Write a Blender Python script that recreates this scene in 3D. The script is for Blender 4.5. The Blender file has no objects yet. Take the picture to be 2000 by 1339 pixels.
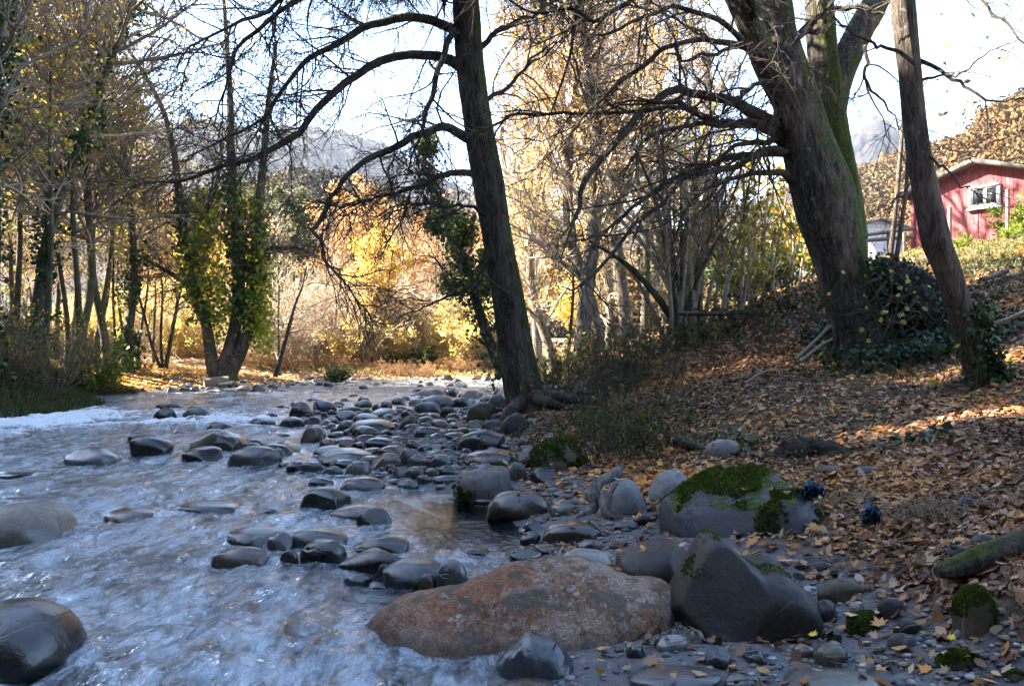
import bpy, math, random
import numpy as np
from mathutils import Vector, Matrix
R_ = math.radians
rng = np.random.default_rng(11)
random.seed(5)
SC = bpy.context.scene
COL = SC.collection
F = 1700.0          # focal length in photo pixels
HOR = 690.0         # photo row of the horizon
CZ = 1.35           # camera height above the water
SUN_AZ, SUN_EL = -82.0, 40.0

# ------------------------------------------------------------------ helpers
def at(px, py, d):
    return np.array([(px-1000)/F*d, d, CZ+(HOR-py)/F*d])

def tag(o, label=None, cat=None, group=None, kind=None):
    if label: o['label'] = label
    if cat: o['category'] = cat
    if group: o['group'] = group
    if kind: o['kind'] = kind
    return o

def thing(name, label, cat, loc=(0, 0, 0), group=None, rz=0.0, s=1.0):
    o = bpy.data.objects.new(name, None)
    o.empty_display_size = 0.2
    COL.objects.link(o)
    o.location = loc; o.rotation_euler = (0, 0, rz); o.scale = (s, s, s)
    return tag(o, label, cat, group)

def obj(name, me, parent=None, loc=None):
    o = bpy.data.objects.new(name, me)
    COL.objects.link(o)
    if parent is not None: o.parent = parent
    if loc is not None: o.location = loc
    return o

def mesh(name, V, faces, mats, col=None, smooth=True, attrs=None, midx=None):
    """V (n,3); faces: list of int arrays (m,k); col: per-face (f,3) colours"""
    me = bpy.data.meshes.new(name)
    V = np.asarray(V, np.float32)
    faces = [np.asarray(f, np.int32) for f in faces if len(f)]
    me.vertices.add(len(V)); me.vertices.foreach_set('co', V.ravel())
    nl = sum(f.size for f in faces); nf = sum(len(f) for f in faces)
    me.loops.add(nl); me.polygons.add(nf)
    me.loops.foreach_set('vertex_index', np.concatenate([f.ravel() for f in faces]) if faces else [])
    tot = np.concatenate([np.full(len(f), f.shape[1], np.int32) for f in faces])
    st = np.concatenate([[0], np.cumsum(tot)[:-1]]).astype(np.int32)
    me.polygons.foreach_set('loop_start', st)
    me.polygons.foreach_set('loop_total', tot)
    if smooth: me.polygons.foreach_set('use_smooth', np.ones(nf, bool))
    if midx is not None: me.polygons.foreach_set('material_index', np.asarray(midx, np.int32))
    if col is not None:
        a = me.attributes.new('Col', 'FLOAT_COLOR', 'FACE')
        c = np.ones((nf, 4), np.float32); c[:, :3] = col
        a.data.foreach_set('color', c.ravel())
    if attrs:
        for k, v in attrs.items():
            a = me.attributes.new(k, 'FLOAT', 'POINT')
            a.data.foreach_set('value', np.asarray(v, np.float32).ravel())
    for m in (mats if isinstance(mats, (list, tuple)) else [mats]): me.materials.append(m)
    me.update(calc_edges=True)
    me.validate()
    return me

class MB:
    """collects pieces into one mesh"""
    def __init__(s): s.V = []; s.Fs = []; s.n = 0; s.C = []
    def add(s, V, faces, col=None):
        V = np.asarray(V, float).reshape(-1, 3)
        for f in faces:
            f = np.asarray(f, np.int64)
            if len(f) == 0: continue
            s.Fs.append(f+s.n)
            if col is not None: s.C.append(np.broadcast_to(np.asarray(col, float), (len(f), 3)))
        s.V.append(V); s.n += len(V)
    def box(s, a, b, col=None):
        (x0, y0, z0), (x1, y1, z1) = a, b
        V = [(x0,y0,z0),(x1,y0,z0),(x1,y1,z0),(x0,y1,z0),(x0,y0,z1),(x1,y0,z1),(x1,y1,z1),(x0,y1,z1)]
        s.add(V, [[(0,3,2,1),(4,5,6,7),(0,1,5,4),(1,2,6,5),(2,3,7,6),(3,0,4,7)]], col)
    def build(s, name, mat, parent=None, smooth=True, loc=None):
        # group faces by vertex count, keeping colours beside them
        fs, cs = [], []
        for k in sorted(set(f.shape[1] for f in s.Fs)):
            sel = [i for i, f in enumerate(s.Fs) if f.shape[1] == k]
            fs.append(np.concatenate([s.Fs[i] for i in sel]))
            if s.C: cs.append(np.concatenate([s.C[i] for i in sel]))
        me = mesh(name, np.concatenate(s.V), fs, mat, np.concatenate(cs) if cs else None, smooth)
        return obj(name, me, parent, loc)

def nrm(v): return v/np.maximum(np.linalg.norm(v, axis=-1, keepdims=True), 1e-9)

# value noise -------------------------------------------------------
def _h(ix, iy, iz, seed):
    n = (ix*374761393 + iy*668265263 + iz*2147483647 + seed*974634777) & 0xffffffff
    n = ((n ^ (n >> 13))*1274126177) & 0xffffffff
    n = (n ^ (n >> 16))
    return (n & 0xffff)/32767.5-1.0
def vn(p, seed=0):
    p = np.asarray(p, float)
    i = np.floor(p).astype(np.int64); f = p-i; f = f*f*f*(f*(f*6-15)+10)
    x, y, z = i[..., 0], i[..., 1], i[..., 2]; u, v, w = f[..., 0], f[..., 1], f[..., 2]
    def L(a, b, t): return a+(b-a)*t
    return L(L(L(_h(x,y,z,seed), _h(x+1,y,z,seed), u), L(_h(x,y+1,z,seed), _h(x+1,y+1,z,seed), u), v),
             L(L(_h(x,y,z+1,seed), _h(x+1,y,z+1,seed), u), L(_h(x,y+1,z+1,seed), _h(x+1,y+1,z+1,seed), u), v), w)
def fbm(p, o=4, seed=0, g=0.5, lac=2.03):
    a, s, t = 1.0, 0.0, 0.0
    p = np.asarray(p, float)
    for k in range(o):
        s = s+a*vn(p, seed+k*17); t += a; a *= g; p = p*lac+3.7
    return s/t
def P3(x, y, z=0.0): return np.stack(np.broadcast_arrays(x, y, z), -1)
def sst(a, b, x):
    t = np.clip((x-a)/(b-a), 0, 1); return t*t*(3-2*t)

# curves and tubes --------------------------------------------------
def resample(pts, n):
    pts = np.asarray(pts, float)
    if len(pts) < 3:
        t = np.linspace(0, 1, n)[:, None]; return pts[0]*(1-t)+pts[-1]*t
    P = np.vstack([2*pts[0]-pts[1], pts, 2*pts[-1]-pts[-2]])
    seg = np.linalg.norm(np.diff(pts[:, :3], axis=0), axis=1)
    L = np.concatenate([[0], np.cumsum(seg)])
    s = np.linspace(0, L[-1], n)
    i = np.clip(np.searchsorted(L, s, side='right')-1, 0, len(pts)-2)
    t = ((s-L[i])/np.maximum(seg[i], 1e-9))[:, None]
    a, b, c, d = P[i], P[i+1], P[i+2], P[i+3]
    return 0.5*((2*b)+(-a+c)*t+(2*a-5*b+4*c-d)*t*t+(-a+3*b-3*c+d)*t**3)

def tubes(P, R, k=4):
    P = np.asarray(P, float); R = np.asarray(R, float)
    N, n = P.shape[:2]
    T = nrm(np.gradient(P, axis=1))
    ref = np.zeros((N, 1, 3)); mean = nrm(P[:, -1]-P[:, 0])
    ref[:, 0, 0] = 1
    par = np.abs(mean[:, 0]) > 0.75
    ref[par, 0] = (0, 1, 0)
    U = nrm(np.cross(T, np.broadcast_to(ref, T.shape))); W = np.cross(T, U)
    a = np.arange(k)*2*np.pi/k
    V = P[:, :, None]+R[:, :, None, None]*(np.cos(a)[:, None]*U[:, :, None]+np.sin(a)[:, None]*W[:, :, None])
    base = (np.arange(N)*n*k)[:, None, None]+(np.arange(n-1)*k)[None, :, None]
    j = np.arange(k); j2 = (j+1) % k
    Q = np.stack([base+j, base+j2, base+k+j2, base+k+j], -1).reshape(-1, 4)
    return V.reshape(-1, 3), Q

def grow(P, R, rg, num, t0, t1, L, ang, n, wig, trop, rr, rmin, rel=False, keep=1.0):
    N, m = P.shape[:2]
    idx = np.repeat(np.arange(N), num)
    if keep < 1: idx = idx[rg.random(len(idx)) < keep]
    M = len(idx)
    tf = rg.uniform(t0, t1, M); t = tf*(m-1); i = np.clip(t.astype(int), 0, m-2); f = (t-i)[:, None]
    A, B = P[idx, i], P[idx, i+1]
    start = A+(B-A)*f; tan = nrm(B-A); rad = R[idx, i]*(1-f[:, 0])+R[idx, i+1]*f[:, 0]
    v = rg.normal(size=(M, 3)); v = nrm(v-tan*np.sum(v*tan, -1, keepdims=True))
    a = rg.uniform(ang[0], ang[1], M)[:, None]
    d = tan*np.cos(a)+v*np.sin(a)
    ln = rg.uniform(L[0], L[1], M)
    if rel: ln = ln*np.linalg.norm(np.diff(P, axis=1), axis=2).sum(1)[idx]
    ln = ln*(1-0.45*tf)
    st = (ln/(n-1))[:, None]
    out = np.zeros((M, n, 3)); out[:, 0] = start
    trop = np.asarray(trop, float)
    for k in range(1, n):
        d = nrm(d+wig*rg.normal(size=(M, 3))+trop*(0.5+k/n))
        out[:, k] = out[:, k-1]+d*st
    r0 = np.minimum(rad*0.75, rr*ln+rmin)
    r0 = np.maximum(r0, rmin)
    Rr = r0[:, None]+(rmin-r0)[:, None]*np.linspace(0, 1, n)
    return out, Rr

def flat(P): return P.reshape(-1, 3)
def leafquads(c, rg, L, W, pal, nbias=None, jit=0.25, up=None):
    """diamond leaves at centres c; returns V, Q, colours"""
    M = len(c)
    n = rg.normal(size=(M, 3))
    if nbias is not None: n = n+nbias
    n = nrm(n); a = rg.normal(size=(M, 3)); a = nrm(a-n*np.sum(a*n, -1, keepdims=True)); b = np.cross(n, a)
    s = rg.uniform(1-jit, 1+jit, (M, 1))
    l = L*s; w = W*s
    V = np.stack([c-a*l, c+b*w+a*l*.1-n*w*.25, c+a*l, c-b*w+a*l*.1-n*w*.25], 1).reshape(-1, 3)
    Q = np.arange(M*4).reshape(-1, 4)
    pal = np.asarray(pal, float)
    col = pal[rg.integers(0, len(pal), M)]*rg.uniform(.7, 1.25, (M, 1))
    return V, Q, np.clip(col, 0, 1)

# ------------------------------------------------------------------ materials
def newmat(name):
    m = bpy.data.materials.new(name); m.use_nodes = True
    nt = m.node_tree; nt.nodes.clear()
    out = nt.nodes.new('ShaderNodeOutputMaterial')
    return m, nt, out
class G:
    """small node graph writer"""
    def __init__(s, nt): s.nt = nt
    def n(s, t, **kw):
        nd = s.nt.nodes.new(t)
        for k, v in kw.items():
            if hasattr(nd, k): setattr(nd, k, v)
        return nd
    def l(s, a, b): s.nt.links.new(a, b)
    def setv(s, sock, v):
        if hasattr(v, 'links') or isinstance(v, bpy.types.NodeSocket): s.l(v, sock)
        else:
            if isinstance(v, (tuple, list)) and len(v) == 3 and sock.type == 'RGBA': v = (*v, 1)
            sock.default_value = v
    def noise(s, vec, scale, detail=4, rough=.55, dist=0.0):
        nd = s.n('ShaderNodeTexNoise'); nd.inputs['Scale'].default_value = scale
        nd.inputs['Detail'].default_value = detail; nd.inputs['Roughness'].default_value = rough
        nd.inputs['Distortion'].default_value = dist
        if vec is not None: s.l(vec, nd.inputs['Vector'])
        return nd.outputs['Fac']
    def voro(s, vec, scale, feature='F1', out='Distance'):
        nd = s.n('ShaderNodeTexVoronoi'); nd.feature = feature; nd.inputs['Scale'].default_value = scale
        if vec is not None: s.l(vec, nd.inputs['Vector'])
        return nd.outputs[out]
    def ramp(s, fac, stops, interp='LINEAR'):
        nd = s.n('ShaderNodeValToRGB'); cr = nd.color_ramp; cr.interpolation = interp
        while len(cr.elements) < len(stops): cr.elements.new(.5)
        for e, (p, c) in zip(cr.elements, stops):
            e.position = p; e.color = (*c, 1) if len(c) == 3 else c
        s.l(fac, nd.inputs[0]); return nd.outputs[0]
    def mr(s, v, a, b, c=0.0, d=1.0, smooth=True):
        nd = s.n('ShaderNodeMapRange')
        if smooth: nd.interpolation_type = 'SMOOTHSTEP'
        for i, x in zip((0, 1, 2, 3, 4), (v, a, b, c, d)): s.setv(nd.inputs[i], x)
        return nd.outputs[0]
    def mix(s, fac, a, b, mode='MIX'):
        nd = s.n('ShaderNodeMix'); nd.data_type = 'RGBA'; nd.blend_type = mode
        s.setv(nd.inputs[0], fac); s.setv(nd.inputs[6], a); s.setv(nd.inputs[7], b)
        return nd.outputs[2]
    def math(s, op, a, b=0.0, clamp=False):
        nd = s.n('ShaderNodeMath'); nd.operation = op; nd.use_clamp = clamp
        s.setv(nd.inputs[0], a); s.setv(nd.inputs[1], b); return nd.outputs[0]
    def pos(s): return s.n('ShaderNodeNewGeometry').outputs['Position']
    def nor(s): return s.n('ShaderNodeNewGeometry').outputs['Normal']
    def obc(s): return s.n('ShaderNodeTexCoord').outputs['Object']
    def sep(s, v):
        nd = s.n('ShaderNodeSeparateXYZ'); s.l(v, nd.inputs[0]); return nd.outputs
    def mapv(s, v, scale=(1, 1, 1), loc=(0, 0, 0), rot=(0, 0, 0)):
        nd = s.n('ShaderNodeMapping'); s.l(v, nd.inputs[0])
        nd.inputs['Scale'].default_value = scale; nd.inputs['Location'].default_value = loc
        nd.inputs['Rotation'].default_value = rot
        return nd.outputs[0]
    def attr(s, name, kind='GEOMETRY', out='Fac'):
        nd = s.n('ShaderNodeAttribute'); nd.attribute_name = name; nd.attribute_type = kind
        return nd.outputs[out]
    def bump(s, h, strength=.5, dist=.02, nrm=None):
        nd = s.n('ShaderNodeBump'); nd.inputs['Strength'].default_value = strength
        nd.inputs['Distance'].default_value = dist; s.l(h, nd.inputs['Height'])
        if nrm is not None: s.l(nrm, nd.inputs['Normal'])
        return nd.outputs[0]
    def bsdf(s, color, rough=.8, normal=None, spec=None, metal=0, out=None):
        nd = s.n('ShaderNodeBsdfPrincipled')
        s.setv(nd.inputs['Base Color'], color); s.setv(nd.inputs['Roughness'], rough)
        if spec is not None: s.setv(nd.inputs['Specular IOR Level'], spec)
        nd.inputs['Metallic'].default_value = metal
        if normal is not None: s.l(normal, nd.inputs['Normal'])
        if out is not None: s.l(nd.outputs[0], out.inputs[0])
        return nd.outputs[0]

def simple(name, c, rough=.8, c2=None, scale=8, bump=0.0, stretch=(1, 1, 1), spec=.3, detail=4):
    m, nt, out = newmat(name); g = G(nt)
    v = g.mapv(g.obc(), stretch)
    f = g.noise(v, scale, detail)
    col = g.mix(g.mr(f, .35, .65), c, c2 or tuple(x*.7 for x in c))
    nb = g.bump(f, bump, .02) if bump else None
    g.bsdf(col, rough, nb, spec, out=out); return m

def leafmat(name, trans=.45, rough=.55):
    m, nt, out = newmat(name); g = G(nt)
    c = g.attr('Col', out='Color')
    nd = g.bsdf(c, rough, spec=.25)
    tr = g.n('ShaderNodeBsdfTranslucent'); g.l(g.mix(1.0, c, (1.0, .92, .7), 'MULTIPLY'), tr.inputs[0])
    mx = g.n('ShaderNodeMixShader'); mx.inputs[0].default_value = trans
    g.l(nd, mx.inputs[1]); g.l(tr.outputs[0], mx.inputs[2]); g.l(mx.outputs[0], out.inputs[0])
    return m

def barkmat(name, c1, c2, moss=0.0, mdir=(0.8, -.2, .5), lich=0.0, scale=1.0):
    m, nt, out = newmat(name); g = G(nt)
    p = g.pos()
    v = g.mapv(p, (9*scale, 9*scale, 1.6*scale))
    f = g.noise(v, 1.6, 6, .62, .6)
    f2 = g.noise(g.mapv(p, (3, 3, 1.5)), 1.2, 4)
    fr = g.noise(g.mapv(p, (30*scale, 30*scale, 3.2*scale)), 1.5, 5, .65, .35)
    col = g.mix(g.mr(f, .36, .62), c1, c2)
    col = g.mix(g.mr(fr, .40, .56, .75, 0), col, tuple(x*.35 for x in c1))
    col = g.mix(g.mr(f2, .45, .7, 0, .55), col, tuple(x*1.5 for x in c2))
    if lich:
        l = g.noise(p, 14, 5, .6)
        col = g.mix(g.mr(l, .6, .68, 0, lich), col, (.30, .32, .27))
    rough = .9
    if moss:
        dp = g.n('ShaderNodeVectorMath'); dp.operation = 'DOT_PRODUCT'
        g.l(g.nor(), dp.inputs[0]); dp.inputs[1].default_value = Vector(mdir).normalized()
        mn = g.noise(p, 2.6, 5, .6)
        mf = g.math('ADD', g.math('MULTIPLY', dp.outputs['Value'], .55), g.math('MULTIPLY', mn, 1.0))
        mf = g.mr(mf, 1.02-moss*.7, 1.28-moss*.7)
        mc = g.mix(g.mr(g.noise(p, 22, 3), .35, .65), (.028, .042, .006), (.065, .085, .012))
        col = g.mix(mf, col, mc)
    h = g.math('ADD', g.math('ADD', f, g.math('MULTIPLY', fr, 1.1)), g.math('MULTIPLY', g.noise(p, 60, 4, .6), .35))
    g.bsdf(col, rough, g.bump(h, .9, .03), .2, out=out)
    return m
M = {}
M['leaf'] = leafmat('leaf_translucent', .5)
M['litter'] = leafmat('dry_leaf', .12, .6)
M['ivy'] = leafmat('ivy_leaf', .25, .4)
M['grass'] = leafmat('grass_blade', .35, .6)
M['bark_dark'] = barkmat('bark_dark_furrowed', (.035, .027, .021), (.12, .098, .078), .26, (.9, -.1, .25), .3)
M['bark_oak'] = barkmat('bark_grey_mossy', (.042, .035, .028), (.125, .108, .086), .52, (.92, -.1, .3), .45)
M['bark_slim'] = barkmat('bark_slim_grey', (.045, .036, .030), (.12, .095, .075), .18, (.9, 0, .3), .3)
M['limb'] = barkmat('limb_bark', (.03, .024, .02), (.085, .07, .055), .35, (0, 0, 1), .1)
M['twig'] = simple('twig_bark', (.05, .038, .03), .85, (.085, .066, .05))
M['bark_moss'] = barkmat('bark_thick_moss', (.042, .035, .028), (.11, .095, .075), .85, (.75, -.45, .3), .3)
M['bark_wood'] = barkmat('woodland_bark', (.045, .037, .03), (.12, .10, .08), .25, (.3, -.6, .3), .3)
M['twig_wood'] = simple('woodland_twig', (.12, .092, .064), .85, (.19, .145, .10))
M['bark_pale'] = barkmat('pale_bark', (.08, .065, .05), (.19, .16, .125), .1, (.8, 0, .2), .3)
M['twig_pale'] = simple('pale_twig', (.32, .25, .18), .85, (.42, .34, .25))
M['twig_mid'] = simple('grey_brown_twig', (.19, .15, .11), .85, (.28, .225, .165))
M['twig_red'] = simple('russet_twig', (.22, .12, .075), .85, (.30, .18, .11))
M['wood_weathered'] = simple('weathered_wood', (.21, .175, .13), .85, (.13, .11, .085), 6, .3, (12, 12, 1))
M['deadwood'] = simple('bleached_deadwood', (.17, .155, .14), .8, (.045, .04, .037), 5, .9, (6, 6, 2))
M['darkwood'] = simple('rotting_wood', (.055, .045, .036), .85, (.10, .085, .07), 7, .7, (3, 3, 3))
M['cut'] = simple('sawn_wood', (.50, .42, .33), .8, (.4, .33, .25), 6)
M['roof_edge'] = simple('roof_felt_grey', (.15, .132, .112), .85, (.11, .10, .09), 5, .2)
M['white_paint'] = simple('white_paint', (.78, .77, .74), .5, (.66, .65, .62), 4)
M['plinth'] = simple('plinth_wood', (.35, .26, .16), .85, (.2, .15, .1), 6, .2)
M['caravan_white'] = simple('caravan_shell', (.74, .76, .78), .35, (.66, .68, .70), 3)
M['shed_roof'] = simple('shed_roof_sheet', (.16, .17, .18), .6, (.12, .125, .13), 3)
M['blue_net'] = simple('blue_plastic_net', (.008, .06, .12), .5, (.006, .025, .05), 9, .2)
M['root'] = barkmat('root_bark', (.03, .024, .018), (.085, .068, .05), .3, (0, 0, 1), .1)
M['earth'] = simple('shade_dark_earth', (.007, .005, .004), .95, (.026, .018, .012), 5, .9)  # near-black, with the shade of the root hollow put into the colour

def glassmat():
    m, nt, out = newmat('dark_window_glass'); g = G(nt)
    g.bsdf((.025, .03, .035), .06, None, .6, out=out); return m
M['glass'] = glassmat()

def plankmat(name, ca, cb, width, axis=0):
    m, nt, out = newmat(name); g = G(nt)
    s = g.sep(g.obc())
    k = g.math('MULTIPLY', s[axis], 1.0/width)
    fr = g.math('FRACT', k)
    wn = g.n('ShaderNodeTexWhiteNoise'); wn.noise_dimensions = '1D'; g.l(g.math('FLOOR', k), wn.inputs['W'])
    gr = g.noise(g.mapv(g.obc(), (30, 30, 2) if axis == 0 else (2, 2, 30)), 1.0, 5, .6)
    c = g.mix(wn.outputs[0], ca, cb)
    c = g.mix(g.mr(gr, .4, .75, 0, .35), c, tuple(min(1, x*1.6) for x in cb))
    edge = g.math('MINIMUM', fr, g.math('SUBTRACT', 1.0, fr))
    e = g.mr(edge, .0, .07)
    c = g.mix(e, tuple(x*.35 for x in ca), c)
    wz = g.noise(g.mapv(g.obc(), (3, 3, .7)), 1.6, 6, .65)
    c = g.mix(g.mr(wz, .48, .72, 0, .45), c, tuple(min(1, x*1.25+.04) for x in cb))
    g.bsdf(c, .7, g.bump(g.math('ADD', e, g.math('MULTIPLY', gr, .15)), .6, .015), .3, out=out)
    return m
M['red_plank'] = plankmat('red_stained_planks', (.24, .055, .062), (.32, .085, .088), .13, 0)
M['shed_siding'] = plankmat('pale_blue_siding', (.58, .62, .66), (.66, .70, .73), .16, 2)

# stones: one material, the colour comes from each object
def stonemat():
    m, nt, out = newmat('river_stone'); g = G(nt)
    oi = g.n('ShaderNodeObjectInfo'); p = g.pos()
    ofs = g.n('ShaderNodeVectorMath'); ofs.operation = 'SCALE'; ofs.inputs[0].default_value = (7.3, 3.1, 5.7)
    g.l(g.math('MULTIPLY', oi.outputs['Random'], 30.0), ofs.inputs['Scale'])
    ad = g.n('ShaderNodeVectorMath'); ad.operation = 'ADD'; g.l(p, ad.inputs[0]); g.l(ofs.outputs[0], ad.inputs[1])
    q = ad.outputs[0]
    c0 = oi.outputs['Color']
    n1 = g.noise(q, 3.5, 6, .6, .6); n2 = g.noise(q, 38, 5, .65); n3 = g.noise(g.mapv(q, (2, 2, 14), rot=(.5, .4, .2)), 2.0, 4, .6, 1.0)
    c = g.mix(g.mr(n1, .35, .68), c0, g.mix(1.0, c0, (.62, .58, .55), 'MULTIPLY'))
    c = g.mix(g.mr(n3, .56, .66, 0, .4), c, g.mix(1.0, c0, (1.5, 1.4, 1.3), 'MULTIPLY'))
    c = g.mix(g.mr(n2, .56, .72, 0, .5), c, g.mix(1.0, c0, (1.7, 1.7, 1.7), 'MULTIPLY'))
    c = g.mix(g.mr(n2, .28, .42, .5, 0), c, g.mix(1.0, c0, (.4, .4, .4), 'MULTIPLY'))
    ck = g.voro(g.mapv(q, (1, 1, 1.6)), 2.6, 'DISTANCE_TO_EDGE'); cm = g.math('MULTIPLY', g.mr(ck, .0, .014, 1, 0), g.mr(g.noise(q, 1.6, 3), .52, .6))
    c = g.mix(g.math('MULTIPLY', cm, .75), c, g.mix(1.0, c0, (.22, .2, .19), 'MULTIPLY'))
    vn_ = g.voro(g.mapv(q, (.6, 2.2, 1.1), rot=(.6, .3, .9)), 3.1, 'DISTANCE_TO_EDGE'); vm = g.math('MULTIPLY', g.mr(vn_, .0, .012, 1, 0), g.mr(g.noise(q, .9, 2), .55, .62))
    c = g.mix(g.math('MULTIPLY', vm, .6), c, (.34, .33, .31))
    # wet band above the waterline
    z = g.sep(p)[2]
    wet0 = g.attr('wet', 'OBJECT')
    wl = g.math('ADD', g.math('MULTIPLY', g.math('SUBTRACT', n1, .5), .18), g.math('MULTIPLY', wet0, .45))
    wet = g.mr(g.math('SUBTRACT', z, wl), .03, .12, 1.0, 0.0)
    c = g.mix(g.math('MULTIPLY', wet, .62), c, g.mix(1.0, c0, (.13, .125, .12), 'MULTIPLY'))
    rough = g.mr(wet, 0, 1, .44, .13, False)
    # moss on top faces of the mossy ones
    ms = g.attr('moss', 'OBJECT')
    nz = g.sep(g.nor())[2]
    mn = g.noise(q, 6, 5, .62)
    mm = g.math('ADD', g.math('MULTIPLY', nz, .45), mn)
    mf = g.math('MULTIPLY', g.mr(g.math('ADD', mm, ms), 1.12, 1.24), g.math('GREATER_THAN', ms, .02))
    mcol = g.mix(g.mr(g.math('ADD', g.math('MULTIPLY', g.noise(p, 16, 3, .6), .6), g.math('MULTIPLY', g.noise(p, 90, 3, .7), .4)), .36, .62), (.010, .017, .004), (.07, .10, .014))
    c = g.mix(mf, c, mcol)
    rough = g.mix(mf, rough, (.95, .95, .95))
    h = g.math('ADD', g.math('MULTIPLY', n1, .5), g.math('MULTIPLY', n2, .22))
    h = g.math('SUBTRACT', h, g.math('MULTIPLY', cm, .35))
    h = g.math('ADD', h, g.math('MULTIPLY', mf, g.math('ADD', g.math('MULTIPLY', g.noise(p, 55, 4, .7), 1.6), .5)))
    g.bsdf(c, rough, g.bump(h, .55, .03), g.mr(wet, 0, 1, .16, .62, False), out=out)
    return m
M['stone'] = stonemat()

def conglo():
    m, nt, out = newmat('conglomerate_rock'); g = G(nt)
    p = g.pos()
    w = g.n('ShaderNodeVectorMath'); w.operation = 'ADD'; g.l(p, w.inputs[0])
    nz = g.n('ShaderNodeTexNoise'); nz.inputs['Scale'].default_value = 5; g.l(p, nz.inputs['Vector'])
    sc = g.n('ShaderNodeVectorMath'); sc.operation = 'SCALE'; sc.inputs['Scale'].default_value = .03
    g.l(nz.outputs['Color'], sc.inputs[0]); g.l(sc.outputs[0], w.inputs[1]); q = w.outputs[0]
    v1 = g.voro(q, 13); c1 = g.voro(q, 13, out='Color')
    v2 = g.voro(q, 48); c2 = g.voro(q, 48, out='Color')
    big = g.noise(p, 3.4, 5, .6)
    s1 = g.sep(c1)
    peb = g.ramp(s1[0], [(0, (.24, .09, .03)), (.3, (.24, .15, .09)), (.5, (.26, .10, .035)), (.75, (.20, .19, .19)), (1, (.34, .28, .24))])
    s2 = g.sep(c2)
    mat = g.ramp(s2[1], [(0, (.10, .045, .02)), (.35, (.15, .085, .05)), (.6, (.20, .08, .03)), (.85, (.20, .15, .12)), (1, (.30, .26, .23))])
    sel = g.mr(v1, .34, .40, 1, 0)
    sel = g.math('MULTIPLY', sel, g.math('GREATER_THAN', s1[1], .78))
    c = g.mix(sel, mat, peb)
    c = g.mix(g.mr(big, .46, .60, 0, .6), c, (.30, .24, .20))
    c = g.mix(g.mr(g.noise(p, 2.3, 4), .5, .62, 0, .55), c, (.21, .075, .025))
    gn = g.noise(p, 95, 5, .75)
    c = g.mix(g.mr(gn, .42, .60), g.mix(1.0, c, (.75, .70, .66), 'MULTIPLY'), g.mix(1.0, c, (1.75, 1.65, 1.55), 'MULTIPLY'))
    pit = g.voro(q, 26); c = g.mix(g.math('MULTIPLY', g.mr(pit, .10, .18, 1, 0), g.mr(g.noise(p, 5, 3), .5, .56)), c, (.05, .035, .025))
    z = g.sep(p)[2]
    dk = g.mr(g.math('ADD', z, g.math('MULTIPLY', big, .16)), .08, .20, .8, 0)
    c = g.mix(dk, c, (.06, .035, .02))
    # dark algae under the rim
    nzz = g.sep(g.nor())[2]
    al = g.math('MULTIPLY', g.mr(nzz, .55, .85), g.mr(g.noise(p, 7, 4), .5, .6))
    c = g.mix(g.math('MULTIPLY', al, .8), c, (.05, .055, .035))
    h = g.math('ADD', g.math('MULTIPLY', g.math('MULTIPLY', sel, g.math('SUBTRACT', .4, v1)), 2.2), g.math('MULTIPLY', v2, -.2))
    h = g.math('ADD', h, g.math('MULTIPLY', gn, .8))
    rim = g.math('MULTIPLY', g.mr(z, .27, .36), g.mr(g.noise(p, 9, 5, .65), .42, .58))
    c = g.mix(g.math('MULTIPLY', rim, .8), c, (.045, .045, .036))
    g.bsdf(c, .5, g.bump(h, .9, .03), .3, out=out)
    return m
M['conglo'] = conglo()

def groundmat():
    m, nt, out = newmat('bank_ground'); g = G(nt)
    p = g.pos(); s = g.sep(p)
    n = g.noise(p, 1.3, 6, .6); n2 = g.noise(p, 26, 5, .7); n3 = g.noise(p, 180, 3, .7)
    soil = g.mix(g.mr(n2, .35, .7), (.035, .025, .017), (.11, .066, .035))
    soil = g.mix(g.mr(n, .5, .68, 0, .6), soil, (.06, .06, .022))
    pv = g.voro(p, 38, out='Color'); pd = g.voro(p, 38)
    sand = g.mix(g.mr(n3, .35, .65), (.062, .062, .066), (.14, .14, .145))
    grav = g.mix(g.mr(g.sep(pv)[0], 0, 1), (.05, .052, .058), (.17, .165, .16))
    sand = g.mix(g.mr(g.noise(p, 2.2, 4), .5, .62), sand, grav)
    far = g.mr(s[1], 40, 48)
    zz = g.math('ADD', s[2], g.math('MULTIPLY', g.math('SUBTRACT', n, .5), .3))
    c = g.mix(g.mr(zz, .16, .30), sand, soil)
    bed = g.mix(g.mr(n2, .3, .7), (.05, .045, .032), (.12, .11, .085))
    c = g.mix(g.mr(s[2], -.08, .0), bed, c)
    c = g.mix(g.math('MULTIPLY', far, g.mr(n2, .3, .6)), c, (.20, .135, .07))
    h = g.math('ADD', n2, g.math('MULTIPLY', n3, .3))
    g.bsdf(c, g.mr(s[2], .02, .12, .35, .92), g.bump(h, .7, .04), .3, out=out)
    return m
M['ground'] = groundmat()

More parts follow.
